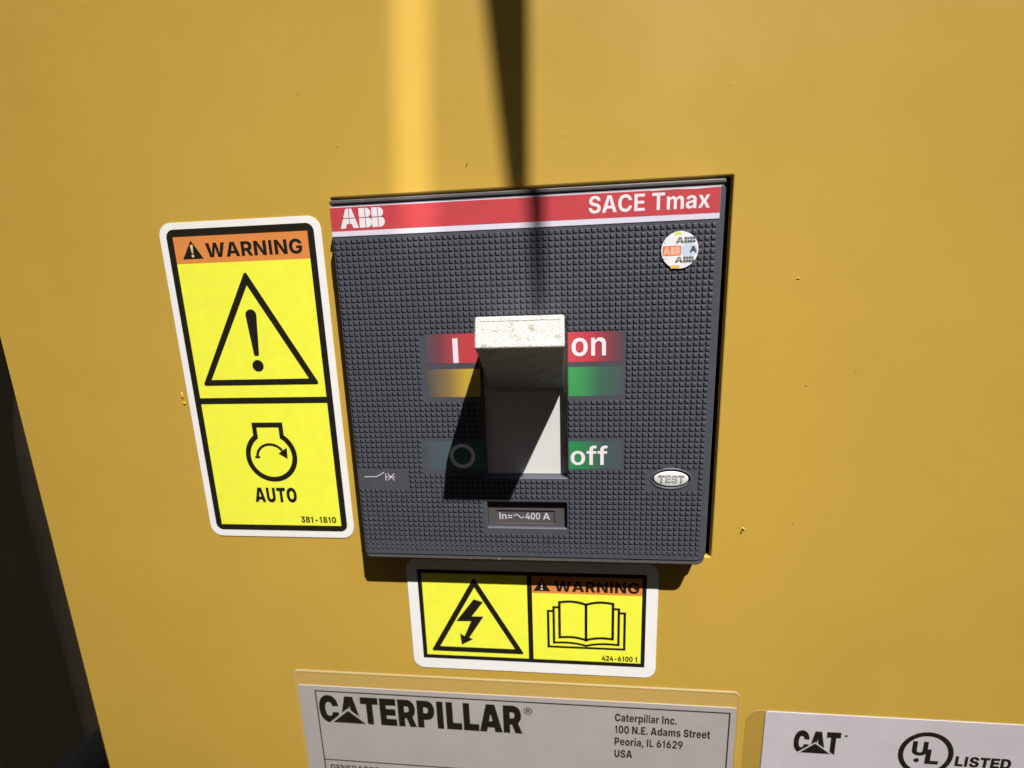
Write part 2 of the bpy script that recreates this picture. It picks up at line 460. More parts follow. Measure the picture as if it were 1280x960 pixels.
# outlines of the lettering, one string per glyph: advance; contour | contour
FONT = {
 '600': {
  'E': '605;73 0 548 0 548 110 204 110 204 313 521 313 521 422 204 422 204 618 546 618 546 728 73 728',
  'S': '650;329 -11 371 -10 409 -5 445 4 477 16 506 31 532 48 553 69 571 92 586 117 596 144 602 173 604 204 603 227 599 249 594 268 586 287 576 304 565 319 552 333 538 346 522 358 505 369 487 379 469 387 449 395 430 402 410 408 322 431 308 434 279 444 264 450 251 456 238 463 227 471 217 481 209 491 203 503 199 516 198 531 199 544 202 557 207 569 214 580 223 590 233 599 246 607 260 614 275 619 292 623 310 626 330 626 358 625 384 620 406 612 426 601 442 587 455 570 463 550 468 528 594 528 591 558 585 586 574 612 560 636 542 659 520 678 496 696 468 710 438 722 405 731 370 736 332 737 295 736 260 731 227 722 196 711 167 696 142 679 120 658 101 636 86 611 75 583 68 554 66 523 69 486 79 453 95 424 117 399 146 376 179 357 217 341 260 328 379 296 396 290 411 283 425 277 438 269 448 261 457 252 464 242 470 231 473 219 474 205 473 190 469 176 463 163 455 150 445 139 433 129 404 113 368 103 349 101 328 100 308 101 289 103 270 107 253 113 237 120 223 128 210 139 199 150 190 164 182 179 178 196 175 214 46 214 50 179 57 147 69 118 84 92 104 68 126 47 152 30 182 15 214 4 250 -5 288 -10',
  'T': '660;40 618 265 618 265 0 396 0 396 618 620 618 620 728 40 728',
  'f': '389;110 546 10 546 10 446 110 446 110 0 236 0 236 446 354 446 354 546 236 546 236 588 237 604 240 617 245 629 252 638 261 646 272 651 286 655 303 656 311 656 342 651 347 649 351 648 377 747 361 751 351 754 339 756 325 759 279 762 257 761 235 757 214 751 194 743 176 733 159 721 145 706 133 689 123 670 116 648 111 624 110 598',
  'n': '612;194 320 195 339 198 357 203 373 209 387 218 401 227 412 238 422 251 430 264 437 279 441 294 444 311 445 334 443 355 437 374 427 389 414 402 397 411 377 416 354 418 328 418 0 545 0 545 347 543 379 539 408 532 435 521 459 509 480 493 499 476 515 456 529 434 539 411 547 385 551 358 553 326 551 297 544 270 533 247 517 226 497 208 473 192 444 189 436 188 546 67 546 67 0 194 0',
  'o': '609;304 -11 343 -9 379 -2 412 9 443 24 470 44 495 67 516 93 533 123 547 156 557 191 563 230 565 270 563 311 557 350 547 386 533 419 516 449 495 475 470 498 443 517 412 533 379 544 343 551 304 553 266 551 230 544 197 533 166 517 138 498 114 475 93 449 75 419 61 386 51 350 45 311 43 270 45 230 51 191 61 156 75 123 93 93 114 67 138 44 166 24 197 9 230 -2 266 -9|304 92 283 94 264 98 246 105 231 116 217 129 205 144 195 161 187 180 181 201 176 223 174 246 173 271 174 295 176 319 181 341 187 361 195 381 205 398 217 413 231 426 246 436 264 444 283 448 304 450 326 448 345 444 362 436 378 426 392 413 404 398 414 381 422 361 428 340 433 318 436 295 436 246 433 223 428 201 422 180 414 161 404 144 392 129 378 116 362 105 345 98 326 94',
 },
 '700': {
  ',': '269;28 -193 127 -193 217 110 71 110',
  '-': '646;488 358 157 358 157 241 488 241',
  '.': '269;135 -9 152 -8 168 -3 182 4 195 15 206 28 214 42 218 58 220 75 218 92 214 107 206 121 195 134 182 145 168 152 152 157 135 158 118 157 102 152 88 145 75 134 64 121 56 107 52 92 50 75 52 58 56 42 64 28 75 15 88 4 102 -3 118 -8',
  '0': '646;323 -10 367 -7 408 1 444 15 477 34 506 59 531 88 553 123 570 162 584 206 593 254 599 306 601 363 599 420 593 473 584 521 570 565 553 604 531 638 506 668 477 693 444 712 407 726 367 735 323 737 279 735 239 726 203 712 170 693 141 668 116 639 94 604 77 565 63 521 53 473 47 420 45 363 47 306 53 254 63 206 76 162 94 123 115 88 140 59 169 34 202 15 239 1 279 -7|323 114 302 116 283 121 266 129 250 141 237 157 225 176 215 198 207 224 201 254 196 287 193 323 192 363 193 404 196 440 201 474 207 503 215 529 225 552 237 571 250 587 266 599 283 607 302 613 323 614 344 613 363 607 381 599 396 587 410 571 421 552 431 529 439 503 446 474 450 440 453 404 454 363 453 323 450 287 446 254 439 224 431 198 421 176 410 157 396 141 381 129 363 121 344 116',
  '1': '470;200 500 200 0 342 0 342 727 225 727 205 660 150 615 60 600 60 500',
  '2': '646;69 0 584 0 584 122 276 122 276 128 387 236 422 269 453 300 480 328 502 354 521 378 536 400 549 422 559 442 565 462 570 482 573 502 574 523 572 553 566 582 556 609 542 634 525 657 504 677 480 695 453 710 423 722 390 730 356 736 318 737 282 736 247 730 215 721 185 709 158 693 134 674 113 652 95 628 81 600 71 571 65 539 63 504 205 504 206 521 209 537 213 552 219 565 227 577 236 588 246 597 258 604 271 610 285 615 301 617 317 618 333 617 348 615 362 611 375 605 387 598 398 590 407 580 415 569 422 557 426 543 429 529 430 513 429 499 427 485 423 471 418 459 411 446 403 433 394 420 383 407 358 380 327 349 69 107',
  '3': '646;316 -10 355 -8 391 -3 426 6 458 18 488 33 514 51 538 72 557 96 573 122 585 150 591 181 594 214 592 245 585 275 575 303 560 329 541 352 519 373 494 390 465 404 433 415 399 421 362 422 358 422 564 619 564 728 78 728 78 605 384 605 384 600 219 436 219 337 298 337 321 336 341 333 360 328 376 321 391 313 403 303 414 292 423 280 430 266 434 252 437 238 438 223 437 206 434 190 430 176 423 163 414 152 404 142 393 133 380 126 365 121 350 117 334 114 300 114 284 116 269 120 255 125 242 131 230 138 220 146 211 156 203 166 198 178 194 191 192 204 41 204 44 173 52 144 63 117 79 92 99 69 121 49 147 32 176 17 208 5 241 -3 278 -8',
  '4': '646;521 129 614 129 614 250 521 250 521 454 385 454 385 250 182 250 182 255 449 728 305 728 32 247 32 129 381 129 381 0 521 0',
  '5': '646;317 -10 356 -8 392 -2 426 8 458 23 486 40 511 61 533 85 552 112 567 141 578 173 584 206 586 242 585 267 582 292 577 315 569 338 560 359 549 379 536 397 521 414 505 429 488 442 469 454 449 464 427 471 405 477 382 480 358 481 335 480 313 477 292 471 272 464 254 455 239 445 225 433 214 420 211 420 229 605 546 605 546 728 106 728 71 346 205 322 214 333 225 342 237 350 251 357 267 363 282 367 298 369 314 370 332 369 349 366 365 361 380 354 394 344 406 333 416 321 425 307 432 291 437 275 441 257 442 238 441 220 438 202 433 186 426 171 417 157 407 144 395 134 381 125 367 118 351 113 335 109 317 108 302 109 287 111 273 115 260 120 248 127 236 135 227 144 218 154 211 165 206 178 202 190 201 204 56 204 58 174 65 145 76 119 91 94 110 71 131 50 156 33 184 18 214 6 246 -3 280 -8',
  '6': '646;325 -10 362 -8 396 -2 429 8 459 21 487 38 511 59 533 82 551 108 566 137 576 168 583 202 585 238 583 272 578 303 569 332 556 358 540 382 522 403 501 421 477 436 451 448 422 456 392 461 359 463 341 462 324 460 307 457 291 453 285 451 474 728 324 728 155 478 133 444 114 411 98 380 85 350 75 322 68 293 63 264 62 236 64 199 71 164 82 133 98 104 117 78 140 55 165 36 193 19 224 7 256 -2 290 -8|324 108 308 109 292 112 277 117 262 124 250 133 238 144 228 156 220 169 213 184 208 200 205 217 204 235 205 253 208 270 213 285 220 300 228 314 238 326 250 336 262 345 277 352 292 357 308 360 324 361 342 360 358 357 373 352 387 345 400 336 411 325 421 313 429 300 436 285 441 269 444 252 445 234 444 216 441 200 436 184 429 169 421 156 411 143 400 133 387 124 373 117 358 112 342 109',
  '7': '646;119 0 273 0 577 602 577 728 69 728 69 605 421 605 421 600',
  '8': '646;323 -10 363 -8 400 -3 435 5 468 17 498 32 524 49 547 68 567 90 583 114 594 140 601 167 603 195 602 218 598 239 591 260 582 279 571 297 558 314 543 329 526 343 507 355 488 364 468 371 447 376 447 380 474 388 498 401 520 417 540 437 556 461 567 486 574 513 576 542 574 569 568 595 558 619 544 642 526 663 505 682 480 698 453 712 424 723 392 731 359 736 323 737 288 736 254 731 222 723 193 712 166 698 142 682 121 663 103 642 89 620 78 595 72 569 70 542 72 513 79 486 91 461 106 438 126 417 148 401 173 388 200 380 200 376 179 371 158 364 139 355 121 343 104 329 89 314 76 297 65 279 55 260 49 239 45 218 44 195 46 167 53 140 64 114 80 90 99 68 122 49 149 32 179 17 211 5 246 -3 284 -8|305 101 288 104 272 108 258 114 245 122 233 130 223 140 214 152 207 164 203 178 200 192 199 207 200 223 203 238 208 251 215 264 224 276 234 286 246 295 259 303 274 309 289 314 306 316 323 317 341 316 357 314 373 309 387 303 401 295 412 286 423 276 432 264 439 251 444 237 447 223 448 207 447 192 444 178 439 164 432 152 424 140 413 130 402 122 389 114 374 108 358 104 341 101|323 427 308 428 294 430 280 434 268 439 256 446 246 455 237 464 230 475 224 486 219 499 217 512 216 526 217 540 219 553 224 566 230 577 237 587 246 597 256 604 267 611 280 617 308 623 339 623 366 617 379 611 401 597 417 577 423 566 427 553 430 540 431 526 430 512 427 499 423 486 417 475 409 464 400 454 390 446 378 439 366 434 353 430 338 428',
  '9': '646;321 737 285 735 250 730 218 720 188 706 160 689 135 669 114 646 95 620 81 591 70 559 64 526 62 490 64 456 69 425 78 396 90 369 106 345 124 325 146 307 170 292 196 280 224 271 255 266 287 265 305 265 323 267 340 270 361 277 172 0 323 0 491 249 514 284 533 317 549 348 562 377 572 406 579 434 583 463 585 492 582 529 576 563 564 595 549 624 529 650 507 672 482 692 453 708 423 721 390 730 356 735|322 620 339 619 355 616 370 611 384 604 397 595 408 584 418 572 427 558 434 544 439 528 441 511 442 492 441 475 439 458 434 442 427 427 418 414 408 402 397 392 384 383 370 376 355 371 339 368 322 367 305 368 289 371 274 376 260 383 247 392 236 402 226 414 217 428 210 443 206 458 203 475 202 493 203 511 206 528 210 544 217 559 226 572 236 584 247 595 260 604 274 611 289 616 305 619',
  '=': '646;80 346 567 346 567 469 80 469|80 112 567 112 567 235 80 235',
  'A': '747;24 0 188 0 242 169 501 169 557 0 723 0 468 728 273 728|441 351 462 286 280 286 301 351 311 385 321 421 341 499 351 541 369 611 398 500 408 460 419 422',
  'C': '740;384 -10 417 -8 449 -4 479 2 508 11 534 23 559 36 582 52 603 69 622 88 639 108 654 129 667 152 678 175 687 199 693 224 697 249 547 249 543 234 539 221 534 208 520 184 511 174 502 165 492 156 481 148 457 136 444 131 430 127 402 123 386 123 359 124 334 129 310 138 288 150 268 165 250 184 234 206 221 231 211 259 203 291 199 326 197 363 199 400 203 435 210 466 221 494 234 520 249 542 267 561 287 577 310 589 334 598 359 603 387 605 417 603 445 597 458 592 470 586 482 579 492 572 512 554 520 543 527 532 539 507 543 493 546 479 697 479 692 509 684 537 674 563 662 588 648 611 632 633 614 652 594 669 573 685 550 699 525 710 499 720 472 728 444 733 414 736 384 737 337 735 293 726 251 713 211 693 175 669 143 639 115 605 90 566 71 522 57 473 49 421 46 363 49 306 57 254 71 206 90 162 114 122 142 88 174 59 211 34 250 15 292 1 337 -7',
  'D': '722;322 0 375 3 425 11 470 25 512 44 549 68 582 97 610 131 634 169 652 212 666 259 674 309 676 364 674 419 666 470 652 516 634 559 610 597 582 631 550 660 513 684 471 703 426 717 377 725 324 728 66 728 66 0|315 128 215 128 215 599 315 599 349 598 380 593 407 585 432 574 455 560 474 543 490 522 504 497 514 470 522 438 526 403 528 364 526 325 522 290 514 258 504 230 490 206 474 185 455 167 432 153 407 142 379 135 348 130',
  'E': '607;66 0 554 0 554 124 215 124 215 307 527 307 527 428 215 428 215 604 553 604 553 728 66 728',
  'G': '751;388 -10 433 -7 474 -1 514 11 550 27 584 48 614 72 640 100 662 133 679 169 692 208 700 251 702 297 702 388 400 388 400 274 557 274 556 256 552 234 546 214 537 196 526 179 513 165 497 152 480 142 460 133 438 127 415 124 389 123 361 124 335 130 310 139 288 151 267 167 249 186 234 208 221 233 210 262 203 293 199 327 197 364 199 401 203 436 211 467 221 495 234 521 250 543 268 561 288 577 311 589 334 598 360 603 387 605 416 603 430 601 455 593 467 588 478 582 488 575 498 567 506 559 514 550 522 540 534 518 539 506 543 493 695 493 690 519 683 544 673 569 661 591 647 613 631 633 613 652 594 669 572 684 549 698 525 710 499 720 472 727 444 733 415 736 385 737 338 735 294 726 252 712 212 693 176 668 144 639 115 604 91 565 71 521 57 472 49 420 46 363 49 307 57 256 70 208 89 164 113 125 141 90 173 61 209 36 249 16 292 2 339 -7',
  'I': '282;70 727 70 0 212 0 212 727',
  'L': '565;66 0 529 0 529 124 215 124 215 728 66 728',
  'N': '762;66 0 218 0 218 363 217 380 217 399 215 440 213 463 212 486 210 511 208 544 226 508 238 485 258 444 288 389 310 353 321 334 530 0 696 0 696 728 544 728 544 346 549 242 551 219 553 182 544 203 516 263 507 281 479 330 471 345 232 728 66 728',
  'O': '770;385 -10 432 -7 477 1 519 15 559 34 595 58 627 88 656 122 680 161 699 205 713 254 722 306 725 363 722 421 713 473 699 522 680 566 656 605 627 639 595 669 559 693 519 713 477 726 432 735 385 737 338 735 294 726 252 713 212 693 176 669 143 639 115 605 90 566 71 522 57 473 49 421 46 363 49 306 57 254 71 206 90 162 115 122 143 88 176 59 212 34 252 15 294 1 338 -7|385 123 358 124 333 130 309 138 287 150 267 166 249 185 234 207 221 232 210 260 203 292 199 326 197 363 199 401 203 435 210 467 221 495 234 521 249 543 267 562 287 577 309 589 333 598 358 603 385 605 413 603 438 598 462 589 484 577 504 562 522 543 537 521 550 496 560 467 567 436 572 401 573 363 572 326 567 292 560 260 550 232 537 206 522 184 504 166 484 150 462 138 438 129 413 124',
  'P': '648;66 0 215 0 215 238 346 238 386 240 424 245 458 255 489 269 517 286 541 306 562 329 579 355 592 383 602 414 608 447 610 482 608 517 602 550 593 580 579 609 562 635 542 659 518 679 491 696 460 710 426 720 389 726 350 728 66 728|322 358 215 358 215 605 322 605 344 604 364 601 382 596 397 589 411 581 423 571 433 559 442 546 448 532 452 516 455 500 456 482 455 464 452 448 448 432 442 418 433 404 423 393 411 382 398 374 382 367 364 362 344 359',
  'R': '657;66 0 215 0 215 260 332 260 471 0 636 0 481 284 489 287 517 303 541 321 562 342 579 367 592 394 602 424 608 456 610 491 608 525 602 558 593 588 579 616 562 641 542 663 518 682 491 698 460 711 426 720 389 726 350 728 66 728|322 380 215 380 215 605 322 605 344 604 364 601 382 597 397 591 411 584 423 575 433 565 441 553 448 540 452 525 455 509 456 491 455 473 452 457 448 443 441 430 433 418 423 408 411 400 397 393 382 387 364 383 344 381',
  'S': '655;333 -11 375 -9 415 -4 451 4 484 16 513 31 539 49 562 69 580 92 595 118 605 145 611 175 613 207 612 229 609 250 604 270 597 288 588 305 577 321 565 335 551 349 535 361 518 372 500 383 481 392 440 408 396 420 330 436 301 444 286 449 273 454 260 460 249 467 239 475 230 483 223 493 218 503 215 515 214 528 214 539 217 551 221 561 228 571 235 580 245 588 256 595 268 601 283 606 298 609 315 611 333 612 360 611 383 606 404 599 422 588 437 575 448 559 456 541 460 520 604 520 601 551 594 580 584 608 569 633 551 656 529 677 504 695 475 710 444 722 410 730 374 736 335 737 296 736 260 730 226 722 194 710 164 695 139 677 116 657 96 633 81 608 70 580 63 550 61 518 64 480 74 447 90 417 113 391 142 368 176 349 214 333 258 320 357 295 375 290 391 285 406 279 419 272 430 265 440 258 448 250 455 241 460 231 462 220 463 208 462 195 459 182 454 170 447 159 438 149 427 141 415 133 401 127 385 122 368 118 350 116 331 115 312 116 293 118 276 122 259 127 244 134 231 143 219 153 208 164 200 177 193 192 189 208 186 226 41 226 45 189 52 155 64 124 80 96 100 71 123 50 150 31 181 16 214 5 251 -4 290 -9',
  'T': '668;37 604 259 604 259 0 409 0 409 604 631 604 631 728 37 728',
  'U': '732;366 -10 410 -8 450 -2 488 9 524 23 556 41 584 63 608 88 629 116 645 147 657 181 664 217 666 255 666 728 517 728 517 268 516 247 512 227 507 209 498 192 488 177 476 163 462 151 446 141 428 132 409 126 388 123 366 122 344 123 323 126 304 132 286 141 271 151 256 163 244 177 234 192 226 209 220 227 216 247 215 268 215 728 66 728 66 255 68 217 75 181 87 147 103 116 124 88 148 63 176 41 208 23 243 9 281 -2 322 -8',
  'W': '1038;219 0 390 0 486 372 494 405 501 439 507 474 512 509 518 547 525 506 530 471 551 372 648 0 818 0 1014 728 851 728 766 370 761 347 757 323 747 274 739 222 734 197 727 152 723 171 719 197 714 222 710 248 690 347 685 370 596 728 441 728 352 370 332 274 327 248 323 222 318 197 310 149 307 171 302 197 290 274 285 299 281 323 271 370 187 728 24 728',
  'a': '581;215 -11 235 -10 253 -8 286 0 301 6 315 14 328 22 339 31 350 41 359 52 367 63 374 76 379 76 379 0 518 0 518 368 517 391 513 414 507 434 499 452 488 469 476 484 462 498 446 510 429 520 411 529 392 536 372 542 351 547 330 550 308 552 286 553 257 552 229 548 202 543 177 535 154 525 132 514 113 500 96 484 80 467 68 448 57 427 49 404 183 381 191 398 196 406 210 420 218 426 237 436 248 440 272 444 299 444 323 440 333 436 342 431 350 425 356 419 362 411 366 403 369 393 371 383 372 369 371 361 368 354 364 348 358 343 350 338 341 335 316 329 262 323 239 320 219 318 200 315 162 307 127 295 111 287 96 278 82 268 70 257 59 244 50 229 43 213 38 195 34 175 33 153 35 127 39 103 47 82 57 62 70 45 85 31 102 18 122 8 143 0 166 -6 190 -9|256 92 234 94 223 96 214 99 205 104 197 109 190 115 184 121 176 137 174 147 174 167 180 186 185 194 191 201 199 207 207 212 217 217 227 221 251 227 292 233 300 235 316 237 324 239 332 240 359 248 369 252 373 254 373 195 372 181 369 168 364 155 358 143 350 132 340 122 329 113 317 106 303 100 289 96 273 93',
  'c': '588;306 -11 330 -10 354 -7 376 -3 397 2 417 9 436 18 453 28 470 39 485 52 499 66 511 81 522 97 531 115 539 134 546 154 550 175 414 200 412 189 409 179 401 160 396 152 385 137 378 130 371 124 363 119 347 111 338 108 328 106 318 105 308 105 289 106 272 110 256 117 242 126 230 138 219 151 210 167 202 185 192 225 190 247 189 271 190 295 192 318 202 358 210 376 219 391 230 405 242 416 256 426 272 432 289 436 308 437 318 437 328 436 337 434 355 428 370 419 377 413 383 407 389 400 395 392 404 375 407 366 411 356 413 346 549 371 545 392 538 411 530 430 521 447 510 463 498 478 484 492 469 504 452 515 435 525 416 533 396 540 375 546 353 550 330 552 306 553 267 551 230 544 196 533 164 517 136 498 111 475 90 449 72 419 58 386 48 350 42 312 40 271 42 230 48 192 58 156 72 123 90 93 111 67 136 44 164 25 196 9 230 -2 267 -8',
  'd': '630;262 -9 284 -8 303 -5 321 -1 337 6 352 14 365 23 377 33 387 43 396 54 404 65 411 76 417 87 424 87 424 0 568 0 568 728 421 728 421 454 417 454 405 476 388 499 378 510 366 520 353 529 338 537 322 544 304 549 283 552 261 553 232 551 203 545 176 535 151 521 127 504 105 482 86 457 70 428 57 395 47 358 42 317 40 272 42 228 47 188 56 152 69 118 85 89 104 63 125 41 149 23 175 9 202 -1 231 -7|307 108 289 110 272 114 257 120 243 129 231 141 220 154 211 170 203 187 197 207 193 227 191 249 190 272 191 296 193 318 197 338 203 357 211 374 220 390 230 403 243 415 256 424 272 430 289 434 307 435 325 434 342 430 357 424 371 415 383 404 394 391 403 376 411 359 417 340 421 319 424 296 425 272 424 249 421 226 417 206 411 186 403 169 394 154 383 140 371 129 357 120 342 113 325 110',
  'e': '596;309 -11 340 -9 369 -6 396 0 422 8 446 18 467 30 486 44 504 60 519 78 532 97 542 117 550 139 417 164 413 154 408 145 401 136 394 129 386 122 378 116 368 111 358 107 336 101 324 100 312 100 293 101 276 104 260 109 245 116 231 125 219 136 209 149 200 164 193 181 188 200 185 221 184 235 558 235 558 276 557 310 553 341 547 371 538 398 527 423 515 446 500 466 483 484 465 500 445 514 424 526 402 536 378 543 354 548 328 552 302 553 263 551 227 544 194 533 163 517 135 498 111 475 90 448 72 418 58 385 48 349 42 311 40 270 42 228 48 190 58 154 72 121 90 91 112 65 137 42 165 24 197 9 231 -2 269 -9|417 327 185 327 188 345 192 362 198 377 206 391 215 404 226 415 239 425 252 433 268 438 285 441 303 442 321 441 338 438 353 433 367 425 379 416 389 404 398 391 405 376 411 360 415 342',
  'f': '398;106 546 10 546 10 434 106 434 106 0 252 0 252 434 366 434 366 546 252 546 252 583 253 597 255 609 260 619 266 628 274 635 285 640 298 643 313 644 320 643 327 643 352 639 357 637 362 636 388 747 381 749 371 751 360 754 346 756 332 759 283 762 258 761 235 757 213 751 193 742 174 732 157 718 142 703 129 685 119 664 112 641 108 616 106 588',
  'i': '271;62 0 209 0 209 546 62 546|136 617 152 618 166 623 180 629 192 639 203 651 210 663 215 677 216 692 215 707 210 721 203 734 192 746 180 755 166 762 152 766 136 768 120 766 105 762 91 755 79 746 69 734 61 721 57 707 55 692 57 677 61 663 69 651 79 639 91 629 105 623 120 618',
  'l': '262;60 757 60 0 202 0 202 757',
  'm': '912;62 0 209 0 209 330 210 346 212 360 216 374 221 386 227 396 235 405 244 413 254 420 265 425 276 429 288 431 300 432 318 430 334 426 349 418 362 408 372 395 379 380 384 363 385 344 385 0 527 0 527 336 528 350 530 363 533 375 538 386 544 396 551 405 559 413 569 420 580 425 591 429 604 431 617 432 634 430 651 426 665 419 679 409 689 396 697 381 702 362 704 340 704 0 850 0 850 368 849 397 844 423 837 447 827 469 815 489 800 506 784 520 765 532 745 542 723 549 700 553 676 554 655 553 635 550 616 545 596 538 578 529 561 517 546 504 531 488 518 470 507 449 500 431 498 438 486 469 472 495 455 517 435 533 413 545 388 552 360 554 342 553 324 550 307 546 290 539 274 530 259 520 245 507 232 492 220 475 210 456 204 440 198 546 62 546',
  'n': '622;209 316 210 334 212 350 216 364 222 378 230 390 239 400 249 409 260 417 272 423 286 427 300 430 315 430 337 429 356 423 373 414 387 401 399 386 407 367 412 346 414 322 414 0 560 0 560 347 559 378 554 407 547 433 537 457 524 479 509 498 491 514 471 528 449 539 425 547 400 551 372 553 339 550 310 543 283 532 259 515 239 495 221 470 206 442 203 433 201 546 62 546 62 0 209 0',
  'o': '613;307 -11 346 -8 383 -2 418 9 449 25 477 44 502 67 523 93 541 123 555 156 566 192 572 230 574 271 572 312 566 350 555 386 541 419 523 449 502 475 477 498 449 517 418 533 383 544 346 551 307 553 267 551 230 544 196 533 165 517 136 498 111 475 90 449 72 419 58 386 48 350 42 312 40 271 42 230 48 192 58 156 72 123 90 93 111 67 136 44 165 25 196 9 230 -2 267 -8|307 105 288 106 271 110 255 117 241 126 229 138 218 152 209 168 202 186 196 205 192 226 190 248 189 271 190 295 192 317 196 337 202 357 209 375 218 390 229 404 241 416 255 425 271 432 288 436 307 437 325 436 343 432 358 425 372 416 384 404 395 390 404 375 411 357 417 337 421 317 424 295 425 271 424 248 421 226 417 205 411 186 404 168 395 152 384 138 372 126 358 117 343 110 325 106',
  'p': '630;62 -204 209 -204 209 87 214 87 219 76 226 65 234 54 243 43 253 33 265 23 278 14 293 6 309 -1 327 -5 347 -8 368 -9 399 -7 428 -1 456 9 482 23 505 41 527 63 545 89 561 118 574 152 583 188 589 228 591 272 589 317 583 358 574 395 560 428 544 457 525 482 504 504 480 521 454 535 427 545 399 551 369 553 347 552 327 549 308 544 292 537 277 529 264 520 252 510 242 499 233 487 219 465 214 454 206 454 206 546 62 546|323 108 305 110 289 113 273 120 260 129 247 140 236 154 227 169 219 186 213 206 209 226 207 249 206 272 207 296 209 319 213 340 219 359 227 376 236 391 247 404 259 415 273 424 288 430 305 434 323 435 342 434 359 430 374 424 388 415 400 403 411 390 420 374 427 357 433 338 437 318 439 296 440 272 439 249 437 227 433 207 427 187 419 170 410 154 400 141 388 129 374 120 358 114 342 110',
  'r': '407;62 0 209 0 209 311 210 327 213 343 217 357 224 370 232 382 242 393 253 403 279 417 294 421 309 424 326 425 334 425 343 424 352 424 369 422 377 420 384 419 389 417 389 548 366 552 360 552 354 553 342 553 319 552 298 547 279 539 260 527 244 513 230 495 219 475 210 451 204 451 204 546 62 546',
  's': '560;279 -11 314 -9 347 -5 377 2 406 12 432 24 455 39 475 55 492 74 506 95 516 118 522 142 524 168 521 196 514 221 502 244 485 263 463 280 436 295 404 306 367 316 269 335 251 340 236 345 224 351 215 358 208 365 203 373 200 382 199 392 200 404 205 415 213 424 223 432 236 439 251 444 266 447 284 448 303 447 320 443 334 438 347 430 358 420 367 410 374 398 379 384 509 407 503 429 495 449 484 467 470 484 454 500 437 513 416 525 394 535 369 543 342 548 313 552 282 553 248 551 217 548 188 541 161 532 137 521 115 507 97 492 81 474 69 454 60 432 54 409 52 384 55 354 62 328 74 304 91 284 114 266 141 250 173 238 209 229 303 209 320 205 335 200 347 195 357 188 364 181 370 172 373 163 374 153 373 141 368 131 360 121 350 113 336 106 321 101 303 98 284 97 262 98 243 101 226 107 212 116 200 126 189 139 181 155 174 173 38 149 44 125 53 102 65 82 80 63 97 46 116 31 138 19 163 8 189 0 217 -6 247 -9',
  't': '366;85 546 10 546 10 434 85 434 85 147 88 112 96 81 109 54 128 32 152 15 181 2 215 -5 254 -8 265 -7 276 -7 300 -5 324 -1 349 5 328 115 298 110 291 110 286 109 281 109 269 110 258 112 250 116 243 121 238 128 234 137 232 148 231 160 231 434 334 434 334 546 231 546 231 676 85 676',
  'x': '580;21 0 176 0 248 124 269 165 288 209 298 186 308 165 330 124 402 0 560 0 383 278 552 546 397 546 345 460 333 439 322 418 302 376 292 353 261 418 239 460 189 546 31 546 196 280',
 },
 '800': {
  ',': '269;18 -200 130 -200 226 114 61 114',
  '-': '645;490 360 155 360 155 229 490 229',
  '.': '269;134 -10 153 -9 170 -4 186 4 200 16 212 30 220 45 225 62 227 81 225 99 220 116 212 132 200 146 186 157 170 165 153 170 134 172 116 170 98 165 83 157 69 146 57 132 49 116 44 99 42 81 44 62 49 45 57 30 69 16 83 4 98 -4 116 -9',
  '0': '645;323 -10 369 -7 411 1 449 15 483 35 513 59 539 89 561 123 579 162 592 206 602 254 608 307 610 363 608 420 602 472 592 521 579 565 561 604 539 638 513 668 483 693 449 712 411 726 369 735 323 737 277 735 235 726 197 712 163 693 133 668 107 639 85 604 67 565 53 521 43 473 37 420 35 363 37 307 43 254 53 206 67 162 85 123 107 89 133 59 163 35 197 15 235 1 277 -7|323 131 304 133 286 138 271 145 257 156 245 170 235 187 226 208 219 232 213 260 207 325 206 363 207 402 213 468 219 496 226 520 235 541 245 558 257 572 271 583 286 591 304 595 323 597 342 595 359 591 375 583 389 572 401 558 411 541 420 520 427 496 432 468 436 437 438 402 439 363 438 325 436 291 432 260 427 232 420 208 411 187 401 170 389 156 375 145 359 138 342 133',
  '1': '470;200 500 200 0 342 0 342 727 225 727 205 660 150 615 60 600 60 500',
  '2': '645;60 0 596 0 596 139 300 139 300 144 390 228 427 261 460 292 488 320 511 346 531 370 548 393 561 415 571 436 578 456 583 477 586 497 587 518 585 550 579 579 569 607 554 633 536 656 514 677 488 694 460 710 428 722 394 730 357 736 317 737 279 735 242 730 209 721 177 708 149 692 124 673 102 650 84 625 69 597 59 566 53 533 50 498 214 498 215 514 217 528 221 542 227 554 234 565 242 575 252 583 263 590 275 595 288 599 302 601 317 602 331 601 345 599 358 596 381 584 391 576 399 567 407 557 412 546 417 533 419 520 420 505 419 491 417 478 414 466 409 454 402 443 395 431 386 419 365 396 353 384 339 371 325 357 60 124',
  '3': '645;318 -10 358 -8 396 -3 432 6 466 18 497 33 524 52 548 73 569 97 586 123 597 152 605 183 607 217 605 249 598 279 587 308 572 334 553 358 530 378 505 395 475 410 443 420 408 425 378 426 577 603 577 728 70 728 70 588 373 588 373 583 216 441 216 331 303 331 322 330 339 327 355 323 370 317 383 310 394 301 404 291 412 280 418 268 422 256 425 243 426 230 425 215 423 201 418 188 412 176 405 166 396 157 386 149 375 142 362 137 349 134 334 132 318 131 304 131 289 133 276 136 251 146 241 153 231 161 223 169 216 179 211 189 208 201 206 213 33 213 36 181 43 151 55 123 71 97 90 73 114 52 140 34 170 18 204 6 239 -3 277 -8',
  '4': '645;534 122 625 122 625 258 534 258 534 454 378 454 378 258 192 258 192 264 453 728 287 728 21 256 21 122 372 122 372 0 534 0',
